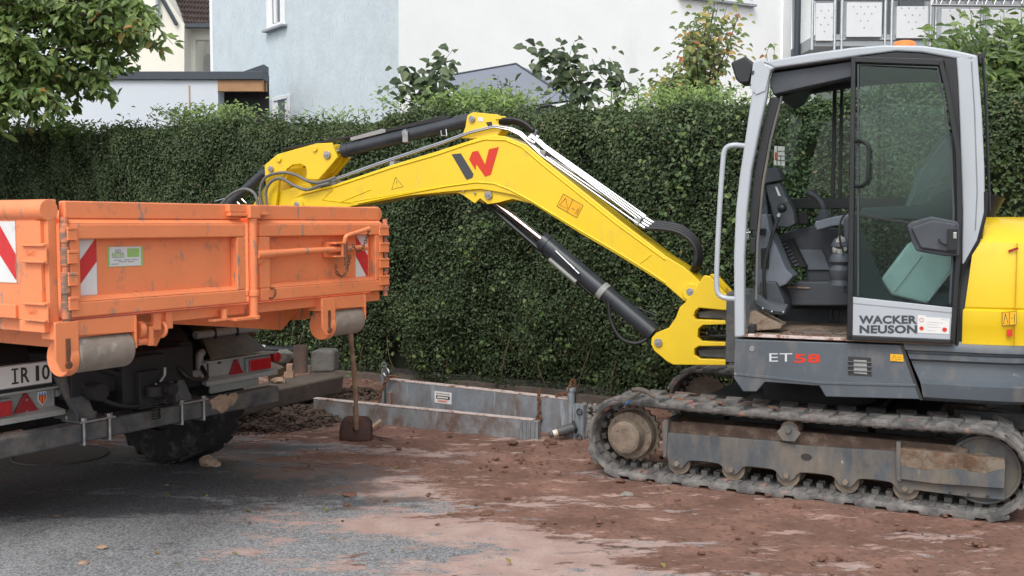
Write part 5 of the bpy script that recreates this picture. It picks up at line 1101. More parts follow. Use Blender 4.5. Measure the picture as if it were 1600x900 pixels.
I('front_inner_pillar', [(1183, 262), (1192, 262), (1200, 330), (1203, 350), (1196, 400), (1184, 400)], .40, .25, 'interior')
I('phone_holder', [(1245, 332), (1262, 331), (1263, 351), (1247, 352)], .2, .17, 'chassis')
I('arm_rest', [(1272, 352), (1273, 346), (1304, 338), (1327, 334), (1327, 352), (1300, 354), (1276, 361)], .36, .22, 'interior_light')
jb = U.S(1287, 347, .29)
jp = [jb + Vector((0, 0, k * .017)) for k in range(6)]; m = MB(); m.tube([jb + Vector((0, 0, .006 * k)) for k in range(14)], [(.062 - .0026 * k) * (1 if k % 2 else .88) for k in range(14)], 18); boot = E('joystick_boot', m, 'interior', bev=0)
E('joystick', MB().tube(catmull([jb + Vector((0, 0, .07)), U.S(1284, 318, .29), U.S(1276, 308, .29), U.S(1266, 302, .29), U.S(1262, 299, .29)], 4), [.014, .015, .017, .018, .018, .018, .018, .019, .019, .02, .021, .022, .022, .022, .021, .020, .016], 12), 'interior', boot, 0)
m = MB(); m.tube(catmull([U.S(1196, 478, .62), U.S(1194, 420, .62), U.S(1206, 370, .60), U.S(1218, 335, .58)], 4), .011, 8); m.ico(U.S(1222, 325, .58), .030, seed=2, j=0); tl_ = E('travel_lever', m, 'black', bev=0)
E('lever_collar', MB().cyl(U.S(1217, 339, .58), U.S(1219, 334, .58), .015, 10), 'steel', tl_, 0)
m = MB(); m.tube(catmull([U.S(1182, 462, .66), U.S(1190, 474, .70), U.S(1205, 482, .74), U.S(1228, 486, .76)], 4), [.02, .03, .034, .036, .036, .036, .036, .034, .034, .032, .03, .028, .02], 8); m.tube(catmull([U.S(1195, 470, .6), U.S(1212, 477, .62), U.S(1231, 481, .64)], 4), .022, 8); E('foot_pedal', m, 'interior', bev=0)
m = MB()
for x, y in ((1206, 487), (1224, 488), (1192, 482)): m.ico(U.S(x, y, .79), .008, seed=1, j=0)
E('pedal_bolt', m, 'steel', bev=0)
I('foot_rest', [(1168, 512), (1172, 488), (1178, 486), (1222, 508), (1220, 514), (1172, 518)], .78, .60, 'cab_floor', .006)
I('heater_box', [(1226, 457), (1327, 457), (1327, 484), (1226, 482)], .10, .04, 'chassis', .006)
I('shelf_dust', [(1224, 447), (1265, 449), (1266, 451), (1224, 450)], .31, .2, 'cab_floor', .001)
m = MB(); c = U.S(1313, 385, .66)
for k, (z, r) in enumerate(((0, .035), (-.03, .055), (-.05, .04), (-.08, .062), (-.11, .045), (-.14, .066), (-.18, .052), (-.22, .064), (-.25, .05), (-.27, .055))): pass
m.tube([c + Vector((0, 0, z)) for z in (.05, .02, 0, -.03, -.06, -.09, -.11, -.14, -.17, -.20, -.23)], [.03, .05, .055, .035, .058, .062, .045, .063, .06, .05, .06], 14); E('console_boot', m, 'interior', bev=0)
m = MB(); [m.ico(c + Vector((random.gauss(0, .02), .03, random.uniform(-.04, .05))), .022, (1, .7, 1.2), i) for i in range(6)]; E('plastic_wrap', m, 'lamp_grey', bev=0)
E('seat_cable', MB().tube(catmull([U.S(1326, 328, .7), U.S(1314, 345, .7), U.S(1312, 372, .72), U.S(1318, 395, .72)], 5), .006, 6), 'hose', bev=0)
I('seat_valance', [(1318, 340), (1330, 338), (1330, 460), (1318, 458)], .60, .1, 'interior')
# window label
d_ = E('window_label', MB().xs(SP(U, [(1210, 228), (1226, 229), (1226, 259), (1209, 258)], CB + .03), CB + .03, CB + .032), 'paper', bev=0)
E('label_grid', lines([[(1214.5, 229), (1214, 258)], [(1214, 243), (1226, 244)], [(1214, 250), (1226, 251)], [(1220, 244), (1220, 258)], [(1214, 236), (1226, 236)]], CB + .034, .0022), 'ink', d_, 0)
E('label_strip', MB().xs(SP(U, [(1210.5, 238), (1213.5, 238), (1213.5, 250), (1210.5, 250)], CB + .032), CB + .033, CB + .035), 'logo_red', d_, 0)
# outside fittings of the cab
E('grab_rail', MB().tube(catmull([U.S(1164, 228, TC - .02), U.S(1145, 227, TC - .0), U.S(1133, 234, TC), U.S(1129, 260, TC), U.S(1123, 350, TC), U.S(1120, 420, TC), U.S(1120, 450, TC), U.S(1124, 461, TC), U.S(1135, 466, TC), U.S(1149, 467, TC - .02)], 5), .0155, 12), 'silver', bev=0)
E('lamp_bracket', MB().xs(SP(U, [(1177, 99), (1190, 95), (1203, 112), (1196, 142), (1182, 148), (1172, 138)], TC), TC + .002, TC + .008), 'silver', bev=.002)
m = MB()
for x, y in ((1176, 115), (1172, 132), (1177, 112)): m.disc(U.S(x, y, TC + .011), (0, 1, 0), .006, .006, 10)
E('bracket_bolt', m, 'black', bev=0)
wl = MB(); A_ = SP(U, [(1142, 98), (1165, 88), (1180, 100), (1171, 130), (1157, 131), (1150, 124)], TC - .02); wl.xs(A_, TC - .005, TC - .16); E('work_lamp', wl, 'black', bev=.012)
m = MB(); c = U.S(1413, 72, .66)
m.tube([c + Vector((0, 0, h)) for h in (-.03, .012, .024, .030)], [.062, .062, .052, .03], 24)
E('beacon', m, 'beacon', bev=0)
E('rear_lamp', MB().xs(SP(U, [(1528, 86), (1540, 79), (1541, 84), (1534, 102), (1529, 100)], TC - .1), TC - .08, TC - .2), 'black', bev=.006)
E('rear_handle', MB().tube([U.S(1536, 90, TC - .08), U.S(1541, 170, TC - .08), U.S(1546, 330, TC - .08)], .008, 8), 'black', bev=0)
E('door_catch', MB().box(U.S(1160, 373, TC - .06), U.S(1171, 358, TC - .08)).cyl(U.S(1162, 365, TC - .05), U.S(1173, 363, TC - .05), .008, 8), 'steel', bev=.002)
E('latch_block', MB().box(U.S(1171, 395, TC - .07), U.S(1182, 372, TC - .1)).box(U.S(1161, 412, TC - .065), U.S(1166, 390, TC - .1)), 'black', bev=.004)
# ---- swing post
TB = .13
br_ = [(1071, 472), (1100, 430), (1110, 432), (1142, 467), (1142, 480), (1136, 485), (1092, 481), (1086, 486), (1084, 494), (1087, 499), (1134, 501), (1134, 507), (1098, 508), (1091, 514), (1090, 527), (1096, 533), (1134, 535), (1134, 541), (1092, 541), (1085, 545), (1085, 555), (1094, 561), (1134, 562), (1134, 571), (1052, 570), (1042, 565), (1022, 548), (1017, 538), (1018, 528), (1025, 520), (1045, 512), (1056, 496), (1062, 480)]
pv = SP(U, br_, TB); pv = [(x, z) for x, z in pv]
sw = E('swing_bracket', MB().xs(pv, TB, TB - .05).xs(pv, -TB + .05, -TB), 'rusty_yellow', bev=.006)
E('bracket_core', MB().xs(SP(U, [(1075, 470), (1105, 470), (1130, 486), (1126, 486), (1090, 482), (1080, 500), (1084, 540), (1084, 560), (1060, 560), (1050, 530), (1062, 500)], TB), TB - .055, -TB + .055), 'rusty_yellow', sw, .004)
m = MB()
for (ya, yb) in ((487, 497), (512, 530), (545, 557)): pass
arm1 = SP(U, [(1088, 487), (1135, 481), (1150, 486), (1150, 560), (1140, 560), (1137, 505), (1128, 499), (1092, 497)], .06); arm2 = SP(U, [(1088, 546), (1130, 544), (1150, 540), (1150, 570), (1130, 560), (1094, 558)], .06)
E('kingpost', MB().xs(arm1, .07, -.12).xs(arm2, .07, -.12).box((.58, .2, .68), (.36, -.3, 1.15)), 'black_dirty', bev=.01)
E('kingpost_hose', MB().tube(catmull([U.S(1095, 515, .02), U.S(1115, 518, .04), U.S(1148, 516, .04)], 4), .011, 6).tube(catmull([U.S(1095, 522, .02), U.S(1115, 525, .05), U.S(1148, 524, .05)], 4), .011, 6).tube(catmull([U.S(1095, 528, .02), U.S(1115, 530, .02), U.S(1148, 530, .02)], 4), .011, 6), 'hose', bev=0)
def pin(name, px, py, t, r=.026, parent=ex, mat='pin', boss=None):
    c = U.S(px, py, t); m = MB()
    if boss: E('pin_boss', MB().disc(c - Vector((0, .002, 0)), (0, 1, 0), boss, .03, 32), 'yellow', parent, .004); E('boss_edge_ring', MB().ring(c - Vector((0, .008, 0)), (0, 1, 0), boss + .002, .004, 32, 6), 'yellow_dark', parent, 0)  # thin darker ring drawn along the boss edge
    m.disc(c + Vector((0, .010, 0)), (0, 1, 0), r, .012, 24); m.disc(c + Vector((0, .018, 0)), (0, 1, 0), r * .45, .008, 6); return E(name, m, mat, parent, .002)
pin('pivot_pin', 1029, 535, TB, .028, sw)
# ---- boom
BT = .11
bm_ = [(462, 340), (454, 322), (458, 309), (480, 299), (520, 289), (617, 256), (680, 237), (720, 224), (754, 213), (775, 211), (790, 213), (822, 226), (850, 250), (910, 298), (970, 346), (1042, 401), (1070, 418), (1092, 438), (1097, 454), (1091, 469), (1079, 474), (1068, 470), (1040, 446), (1012, 428), (960, 396), (910, 367), (832, 319), (805, 306), (775, 300), (750, 296), (700, 300), (640, 306), (552, 322), (500, 336)]
bo = E('boom', MB().xs(SP(U, bm_, BT), BT, -BT), 'yellow', bev=.008)
E('boom_rib', lines([[(460, 309), (480, 302), (520, 293), (617, 261), (680, 243), (730, 226), (758, 218), (790, 219), (816, 230), (846, 256), (906, 304), (966, 352), (1040, 406)]], BT - .002, .010), 'yellow', bo, 0)
E('boom_rib', lines([[(560, 318), (640, 302), (700, 291), (745, 285), (772, 287), (796, 296), (830, 314), (908, 361), (958, 390), (1012, 423), (1040, 442)]], BT - .002, .010), 'yellow', bo, 0)
E('boom_gusset', MB().xs(SP(U, [(640, 306), (712, 301), (720, 304), (740, 318), (748, 310), (760, 319), (775, 317), (799, 311), (832, 319), (800, 298), (760, 290), (700, 296)], BT), BT - .02, BT - .045).xs(SP(U, [(640, 306), (712, 301), (740, 318), (748, 306), (760, 319), (775, 317), (799, 311), (832, 319), (800, 300), (760, 292)], BT), -BT + .045, -BT + .02), 'yellow', bo, .004)
pin('cylinder_pin', 764, 305, BT - .018, .030, bo); pin('link_bolt', 743, 302, BT - .02, .008, bo); pin('link_bolt', 725, 299, BT - .02, .008, bo)
pin('boom_foot_pin', 1079, 456, BT + .004, .026, bo, boss=.058); pin('boom_tip_pin', 465, 320, BT + .004, .024, bo, boss=.055)
for q in ([(520, 296), (504, 312), (552, 318)], [(580, 296), (534, 315), (546, 316), (700, 290)], [(1018, 398), (1000, 412)]): E('reinforcement', lines([q], BT - .001, .006), 'yellow', bo, 0)
# W mark
lg_ = decal('maker_mark', [(705.5, 241), (720, 239.5), (740, 272), (738, 278), (729, 281)], 'logo_dark', BT + .001, parent=bo)
decal('maker_mark', [(738, 237), (747, 235.5), (758, 257), (764, 233), (779.5, 229.5), (767, 273), (758, 276), (744, 256), (743, 266), (733, 249)], 'logo_red', BT + .001, parent=bo)
E('warning_triangle', lines([[(618, 277), (630, 291.5), (612, 296), (618, 277)], [(619.5, 283), (620.5, 288)], [(621, 290.5), (621.3, 291.5)]], BT + .001, .002), 'ink', bo, 0)
d_ = decal('warning_decal', [(880, 303), (911, 321), (901, 340), (870, 322)], 'decal_orange', BT + .001, parent=bo)
E('decal_symbol', lines([[(880, 303), (911, 321), (901, 340), (870, 322), (880, 303)], [(884, 310), (887, 326), (874, 320), (884, 310)], [(895, 312), (886, 331)], [(893, 325), (898, 328)], [(905, 326), (901, 336)], [(903, 326), (899, 334)], [(906, 323), (906, 325)]], BT + .003, .0018), 'ink', d_, 0)
# boom top bracket
tb_ = [(721, 216), (727, 198), (730, 180), (739, 175), (778, 179), (783, 186), (774, 187), (778, 193), (783, 203), (776, 214), (750, 216)]
tbr = E('cylinder_bracket', MB().xs(SP(U, tb_, .075), .075, .05).xs(SP(U, tb_, .075), -.05, -.075), 'yellow', bo, .004)
decal('bracket_label', [(747, 183), (755, 183.5), (755, 190), (747, 189.5)], 'paper', .0765, parent=tbr); pin('bracket_pin', 738, 186, .076, .024, tbr)
E('bracket_hole_patch', MB().xs(SP(U, [(759, 191), (768, 190), (770, 197), (765, 202)], .075), .0755, .0765), 'ink', tbr, 0)  # flat black patch for the dark of the bracket's opening
# stick cylinder
def cylinder(a, b, t, r, name='cylinder_barrel'): return E(name, MB().cyl(U.S(*a, t), U.S(*b, t), r, 28), 'black_cyl', bev=.004)
cb_ = cylinder((539, 235), (733, 188), 0, .052); E('cylinder_rod', MB().cyl(U.S(518, 241, 0), U.S(542, 235, 0), .028, 20), 'chrome', cb_, .003)
E('cylinder_gland', MB().cyl(U.S(536, 236, 0), U.S(546, 233.5, 0), .057, 24), 'black_cyl', cb_, .003)
a, b = U.S(634, 213, 0), U.S(640, 211.5, 0); E('cylinder_clamp', MB().cyl(a, b, .058, 24).box(U.S(630, 205, .055), U.S(637, 222, .068)), 'pin', cb_, .002)
E('line_clip', MB().tube([U.S(689, 204, .05), U.S(690, 212, .062), U.S(698, 212, .062), U.S(697, 202, .05)], .005, 6), 'steel', cb_, 0)
E('rod_guard', MB().xs(SP(U, [(440, 232), (520, 217), (606, 202), (690, 181), (707, 182), (700, 186), (610, 206), (520, 220.5), (440, 235)], .02), .03, -.03), 'black', cb_, .003)
E('guard_cover', MB().xs(SP(U, [(547, 215), (597, 201), (602, 203), (602, 207), (550, 220), (547, 219)], .035), .035, -.035), 'lamp_grey', cb_, .003)
# stick head with linkage plates
ap = [(413, 258), (433, 241), (494, 224), (518, 223), (527, 246), (513, 263), (497, 281), (478, 280), (479, 268), (477, 260), (470, 256), (457, 258), (448, 264), (444, 275), (436, 282), (430, 330), (380, 410), (330, 480), (312, 470), (345, 400), (385, 335), (415, 290)]
st_ = E('stick', MB().xs(SP(U, ap, .10), .10, .07).xs(SP(U, ap, .10), -.07, -.10).xs(SP(U, [(414, 300), (430, 300), (480, 285), (500, 330), (475, 345), (400, 420), (335, 480), (315, 470), (345, 400), (385, 335)], .10), .065, -.065), 'yellow', bev=.005)
E('stick_far_plate', MB().xs(SP(U, [(445, 285), (450, 262), (480, 262), (505, 255), (527, 246), (536, 232), (530, 255), (520, 268), (508, 275), (490, 300)], -.02), -.03, -.06), 'yellow', st_, .004)
pin('stick_pin', 512, 242, .10, .030, st_); pin('stick_pin', 424, 264, .10, .024, st_)
for x, y in ((492, 233), (436, 249)): E('stick_boss', MB().disc(U.S(x, y, .105), (0, 1, 0), .022, .02, 20), 'yellow', st_, .003)
bc = cylinder((415, 270), (330, 345), -.0, .045, 'bucket_cylinder'); E('cylinder_end', MB().cyl(U.S(345, 333, 0), U.S(300, 372, 0), .028, 16), 'chrome', bc, .002)
E('cylinder_port', MB().tube([U.S(371, 316, .05), U.S(377, 322, .05)], .007, 6).tube([U.S(378, 311, .05), U.S(385, 318, .05)], .007, 6).tube([U.S(336, 315, .03), U.S(350, 311, .03), U.S(368, 313, .03)], .008, 6), 'steel', bc, 0)
bk_ = SP(U, [(300, 470), (340, 470), (350, 520), (330, 560), (290, 570), (255, 545), (262, 520), (290, 535), (305, 520)], .2)
E('bucket', MB().xs(bk_, .25, -.25), 'rust', bev=.01)
# steel lines on the boom and hoses
def offs(px, dx, dy): return [(x + dx, y + dy) for x, y in px]
ln1 = [(487, 288), (500, 287), (520, 283), (605, 253), (690, 225), (735, 208), (772, 199), (795, 203), (812, 211), (826, 224), (846, 243), (990, 343)]
m = MB()
for k, t in enumerate((.095, .070, .030, .005)): m.tube([U.S(x, y, t) for x, y in offs(ln1[2:-1] + [(996 + k * 3, 349 - k * 2)], k * .8, -2.2 * (k % 2) - .6 * k)], .0078, 8)
for k, t in enumerate((.085, .055, .02, -.02)): m.tube([U.S(x, y, t) for x, y in ((828 + k, 212 - k * 1.5), (850 + k, 232 - k * 1.5), (1000 + k * 3, 345 - k * 2.5))], .0078, 8)
pl_ = E('steel_lines', m, 'steel', bo, 0)
for (x, y, a_) in ((612, 254, 1), (520, 285, 1), (846, 238, 0), (994, 344, 0)):
    m = MB(); dx, dy = ((14, -4) if a_ else (16, 11)); A_ = [U.S(x - 4, y + 5, .10), U.S(x + 3, y + (4 if a_ else 9), .10), U.S(x + 3 + (1 if a_ else 5), y - 3, .10), U.S(x - 3, y - 4, .10)]; m.prism(A_, [p + Vector((0, -.15, 0)) for p in A_]); E('line_clamp', m, 'lamp_grey', bo, .004)
m = MB()
for k in range(4): m.cyl(U.S(994 + k * 4, 348 - k * 3, .08 - k * .03), U.S(1010 + k * 4, 358 - k * 3, .08 - k * .03), .014, 8); m.cyl(U.S(822 + k * 4, 216 - k * 2, .08 - k * .03), U.S(836 + k * 2, 224 - k * 3, .08 - k * .03), .012, 8)
m.cyl(U.S(834, 213, .0), U.S(839, 203, .0), .014, 8); each(E, 'line_fitting', m, 'steel', bo, .001)
m = MB()
for k in range(4):
    t = .08 - k * .035; o = k * 3.2; m.tube(catmull([U.S(1008 + k * 3, 357 - o, t), U.S(1035, 358 - o, t), U.S(1062 + k * .8, 364 - o, t), U.S(1082 + k * 2, 380 - o * .6, t), U.S(1088 + k * 2.4, 398, t), U.S(1085 + k * 2.6, 415, t), U.S(1078 + k * 2, 428, t - .05)], 6), .0165, 8)
E('boom_hose', m, 'hose', bo, 0); m = MB()
for k in range(3):
    t = .05 - k * .04; m.tube(catmull([U.S(780, 187 + k * 4, t), U.S(800, 186 + k * 3, t), U.S(818, 191 + k * 3, t), U.S(833, 203 + k * 3, t)], 6), .013, 8)
E('cylinder_hose', m, 'hose', bo, 0)
def px5(P): return [(x / 4 + 330, y / 4 + 160) for x, y in P]
m = MB()
for P, t in (([(330, 700), (305, 560), (340, 470), (430, 440), (520, 450), (600, 490), (660, 502), (720, 490), (780, 470)], .13), ([(355, 700), (342, 560), (380, 492), (440, 477), (520, 520), (600, 546), (680, 520), (740, 505)], .15), ([(20, 700), (60, 640), (130, 572), (210, 542), (270, 570), (292, 640), (290, 700)], .15)):
    m.tube(catmull([U.S(x, y, t) for x, y in px5(P)], 6), .0125, 8)
E('stick_hose', m, 'hose_grey', bo, 0)
# boom cylinder
c2 = cylinder((850, 377), (1022, 521), 0, .060); E('cylinder_rod', MB().cyl(U.S(768, 312, 0), U.S(856, 382, 0), .024, 24), 'chrome', c2, .002)
E('cylinder_gland', MB().cyl(U.S(847, 375, 0), U.S(856, 382, 0), .065, 24), 'black_cyl', c2, .004); E('cylinder_eye', MB().cyl(U.S(1029, 535, .075), U.S(1029, 535, -.075), .05, 24).cyl(U.S(764, 305, .06), U.S(764, 305, -.06), .042, 24), 'black_cyl', c2, .004)
E('cylinder_clamp', MB().cyl(U.S(939, 452, 0), U.S(946, 458, 0), .066, 24), 'lamp_grey', c2, .002)
E('rod_guard', MB().cyl(U.S(762, 320, -.02), U.S(925, 460, -.02), .016, 8).cyl(U.S(770, 318, -.07), U.S(860, 400, -.07), .012, 8), 'black', c2, 0)
E('guard_cover', MB().cyl(U.S(858, 405, .03), U.S(900, 441, .03), .017, 4), 'lamp_grey', c2, .002)
E('cylinder_port', MB().cyl(U.S(890, 413, .065), U.S(898, 421, .065), .012, 8).cyl(U.S(868, 392, .06), U.S(905, 428, .06), .009, 8).cyl(U.S(901, 424, .068), U.S(905, 428, .068), .010, 8), 'steel', c2, .001)
E('cylinder_line', MB().tube(catmull([U.S(905, 428, .05), U.S(960, 465, -.04), U.S(1005, 485, -.05), U.S(1022, 492, -.04), U.S(1024, 500, -.03)], 5), .009, 6).tube(catmull([U.S(950, 468, .05), U.S(954, 500, .05), U.S(970, 528, .05), U.S(995, 536, .03), U.S(1020, 524, .0)], 6), .014, 8).tube(catmull([U.S(955, 475, .0), U.S(968, 500, .0), U.S(990, 508, 0)], 6), .006, 6), 'hose', c2, 0)
#==PART5==
# ================================================================ TRENCH SHORING
TA, TBp = Vector((-1.629, 8.564, 0)), Vector((.189, 7.673, 0))
def slabp(m, A, B, th, za, zb, off=0, za2=None, zb2=None):
    d = (B - A).normalized(); n = Vector((-d.y, d.x, 0)) * th; o = Vector((-d.y, d.x, 0)) * off; z = Vector((0, 0, 1))
    za2 = za if za2 is None else za2; zb2 = zb if zb2 is None else zb2
    return m.prism([A + o + z * za, B + o + z * za2, B + n + o + z * za2, A + n + o + z * za], [A + o + z * zb, B + o + z * zb2, B + n + o + z * zb2, A + n + o + z * zb])
fp = empty('shoring_panel', (TA + TBp) / 2); tag(fp, 'low muddy steel trench panel lying in front, its pale top edge running to the shovel', 'trench panel', 'trench panels set in the soil below the hedge')
obj('sheet', slabp(MB(), TA, TBp, .05, -.05, .165, 0, -.05, .150), 'galv_mud', fp, bev=.004); obj('top_edge', slabp(MB(), TA, TBp - (TBp - TA) * .02, .056, .166, .176, -.003, .151, .161), 'galv_edge', fp, bev=.002)
m = MB()
for k in range(4): q = TBp - (TBp - TA).normalized() * (.03 + k * .035) + Vector((0, -.006, 0)); m.cyl(q, q + Vector((0, 0, .145)), .010, 8)
obj('end_rib', m, 'galv', fp, bev=0)
RA, RB = Vector((-1.06, 8.69, 0)), Vector((.40, 7.90, 0))
RB = Vector((*gp(889, 623, .30), 0)); RA = Vector((*gp(603, 592, .30), 0))
rp = empty('shoring_panel', (RA + RB) / 2); tag(rp, 'taller grey steel trench panel behind with a small white sticker', 'trench panel', 'trench panels set in the soil below the hedge')
obj('sheet', slabp(MB(), RA, RB, .06, -.1, .29), 'galv', rp, bev=.004); obj('top_edge', slabp(MB(), RA, RB, .066, .291, .302, -.003), 'galv_edge', rp, bev=.002)
d = (RB - RA).normalized(); nn = Vector((-d.y, d.x, 0))
E2 = RB + d * .02
m = MB(); m.cyl(E2 - nn * .0 + Vector((0, 0, -.05)), E2 + Vector((0, 0, .36)), .028, 14); m.cyl(E2 + Vector((0, 0, .36)), E2 + Vector((0, 0, .385)), .036, 14); obj('corner_post', m, 'galv', rp, bev=.003)
m = MB(); slabp(m, E2 + d * .035, E2 + d * .125, .05, -.05, .27, -.03)
for k in range(3): q = E2 + d * (.045 + k * .035) - nn * .035; m.cyl(q + Vector((0, 0, -.05)), q + Vector((0, 0, .27)), .009, 8)
obj('grooved_end', m, 'galv', rp, bev=.003)
m = MB(); m.ring(E2 + d * .10 - nn * .05 + Vector((0, 0, .22)), nn, .022, .005, 16, 6); m.ring(E2 + d * .10 - nn * .05 + Vector((0, 0, .03)), nn, .022, .005, 16, 6); obj('shackle', m, 'chassis', rp)
L0 = RA - d * .02; m = MB(); m.prism([L0 - d * .035 + Vector((0, 0, -.05)), L0 + Vector((0, 0, -.05)), L0 + nn * .05 + Vector((0, 0, -.05)), L0 - d * .035 + nn * .05 + Vector((0, 0, -.05))], [L0 - d * .035 + Vector((0, 0, .37)), L0 - d * .01 + Vector((0, 0, .40)), L0 + nn * .05 - d * .01 + Vector((0, 0, .40)), L0 - d * .035 + nn * .05 + Vector((0, 0, .37))]); obj('end_post', m, 'galv', rp, bev=.004)
m = MB(); m.ring(L0 + Vector((0, 0, .42)), (0, 1, 0), .018, .006, 14, 6); m.ring(L0 + d * .05 - nn * .03 + Vector((0, 0, .36)), (1, 1, 0), .035, .008, 16, 6); obj('lifting_ring', m, 'steel', rp)
m = MB(); P0 = L0 + d * .15 - nn * .02; m.chain([P0 + Vector((0, 0, .33)), L0 + d * .08 - nn * .04 + Vector((0, 0, .32)), L0 + d * .03 - nn * .06 + Vector((0, 0, .22)), L0 - nn * .07 + Vector((0, 0, .1))], .032, .006); obj('chain', m, 'rust', rp)
m = MB(); q = Vector((*gp(842, 616, .31), .33)); m.chain([q + Vector((0, .03, -.01)), q + Vector((0, 0, .0)), q + Vector((0, -.02, -.1)), q + Vector((0, -.03, -.2)), q + Vector((0, -.03, -.30))], .034, .006); m.ring(q + Vector((0, -.02, -.2)), (.3, 1, 0), .022, .006, 14, 6); obj('chain', m, 'rust', rp)
m = MB(); m.chain([E2 + Vector((-.02, -.03, .37)), E2 + Vector((0, -.02, .44)), E2 + Vector((.02, -.01, .44)), E2 + Vector((.03, 0, .37))], .025, .005); obj('chain', m, 'rust', rp); m = MB(); m.chain([E2 + Vector((-.01, 0, .33)), E2 - d * .08 + Vector((0, 0, .33)), E2 - d * .14 + Vector((0, 0, .31))], .03, .005); obj('chain', m, 'rust', rp)
m = MB(); p = RA + d * .05 - nn * .012; m.cyl(p + Vector((0, 0, .05)), p + Vector((0, 0, .19)), .022, 12); obj('red_rod', m, 'clay_pipe', rp)
# sticker
a = RA + d * .52 - nn * .0; b = a + d * .175; z0, z1 = .15, .245
def quad_(mb, a, b, z0, z1, o): return mb.prism([a - nn * o + Vector((0, 0, z0)), b - nn * o + Vector((0, 0, z0)), b - nn * o + Vector((0, 0, z1)), a - nn * o + Vector((0, 0, z1))], [a - nn * (o - .001) + Vector((0, 0, z0)), b - nn * (o - .001) + Vector((0, 0, z0)), b - nn * (o - .001) + Vector((0, 0, z1)), a - nn * (o - .001) + Vector((0, 0, z1))])
s_ = obj('sticker', quad_(MB(), a, b, z0, z1, .002), 'paper', rp); obj('sticker_band', quad_(MB(), a + d * .018, b - d * .018, z0 + .035, z0 + .062, .0035), 'ink', s_)
m = MB(); text(m, 'RENT', a + d * .03 - nn * .0045 + Vector((0, 0, z0 + .04)), d, (0, 0, 1), .11, .016, .0005, .02) if False else quad_(m, a + d * .03, b - d * .035, z0 + .043, z0 + .054, .0045); obj('sticker_lines', m, 'paper', s_)
m = MB(); text(m, 'GIGANT', a + d * .035 - nn * .003 + Vector((0, 0, z0 + .008)), d, (0, 0, 1), .10, .02, .0005, .03); obj('sticker_name', m, 'logo_red', s_)
quadm = MB()
for k in range(5): quad_(quadm, a + d * (.02 + k * .028), a + d * (.042 + k * .028), z0 + .072, z0 + .082, .0032)
obj('sticker_print', quadm, 'ink_grey', s_)
# hydraulic strut
p0 = Vector((*gp(858, 690), .05)); p1 = Vector((*gp(896, 672, .08), .10)); rt = empty('trench_strut', p0.xy.to_3d()); tag(rt, 'short dark pipe strut with yellow and white label at the end of the trench panel', 'strut')
m = MB(); m.tube([p0.lerp(p1, .35), p1], [.035, .037], 18); m.cyl(p0, p0.lerp(p1, .4), .022, 14); obj('tube', m, 'black_dirty', rt, bev=.003); m = MB(); m.cyl(p0.lerp(p1, .16), p0.lerp(p1, .34), .0245, 18); obj('label', m, 'paper', rt)
m = MB(); m.cyl(p0.lerp(p1, .27), p0.lerp(p1, .30), .0255, 18); obj('label_print', m, 'decal_orange', rt)
m = MB(); dd_ = (p1 - p0).normalized(); m.cyl(p1, p1 + dd_ * .02, .05, 4); obj('foot', m, 'chassis', rt, bev=.003)
# ================================================================ SHOVEL
g0 = Vector((*gp(556, 690), 0)); rt = empty('shovel', g0); tag(rt, 'muddy shovel standing on its blade, wooden handle leaning on the rear roller', 'shovel')
bt = dp(557, 657, 7.62); tp = dp(543, 478, 6.78)
m = MB(); m.tube(catmull([bt + Vector((0, 0, -.06)), bt.lerp(tp, .4) + Vector((.01, 0, 0)), tp], 8), [.017 + .002 * math.sin(i) for i in range(17)], 12); obj('handle', m, 'wood', rt)
m = MB(); v = []; f = []; nx, nz = 10, 10
for j in range(nz + 1):
    for i in range(nx + 1):
        u = i / nx * 2 - 1; w_ = j / nz; x = u * (.124 - .012 * w_ ** 4 - .006 * (1 - w_) ** 4); z = .0 + .185 * w_ - .04 * abs(u) ** 5 * w_; v.append(g0 + Vector((x, .02 * u * u + .07 * w_ * w_ * .8 - .02, z)))
for j in range(nz):
    for i in range(nx): a = j * (nx + 1) + i; f.append((a, a + 1, a + nx + 2, a + nx + 1))
m.add(v, f); bl = obj('blade', m, 'muddy_metal', rt); sdm = bl.modifiers.new('thick', 'SOLIDIFY'); sdm.thickness = .006
m = MB(); m.tube([g0 + Vector((0, .0, .10)), bt + Vector((0, 0, -.05)), bt + (tp - bt) * .06], [.022, .021, .019], 12); obj('socket', m, 'muddy_metal', rt)
m = MB(); m.cyl(bt.lerp(tp, .07), bt.lerp(tp, .15), .0195, 12); obj('blue_mark', m, 'galv', rt)
# trowel-like tool lying behind the shovel
rt = empty('hand_tool', Vector((*gp(598, 688), 0))); tag(rt, 'small dark pointed tool lying on the mud beside the shovel blade', 'hand tool')
a, b, c = (Vector((*gp(*q), .02)) for q in ((582, 686), (596, 689), (614, 691)))
m = MB(); m.prism([a, b + Vector((0, .02, 0)), c, b + Vector((0, -.02, 0))], [p + Vector((0, 0, .006)) for p in (a, b + Vector((0, .02, 0)), c, b + Vector((0, -.02, 0)))]); obj('blade', m, 'muddy_metal', rt)
m = MB(); m.tube([Vector((*gp(580, 675), .03)), Vector((*gp(594, 668), .05))], [.012, .016], 8); m.tube([a, Vector((*gp(580, 675), .03))], .006, 6); obj('handle', m, 'wood', rt, bev=0)
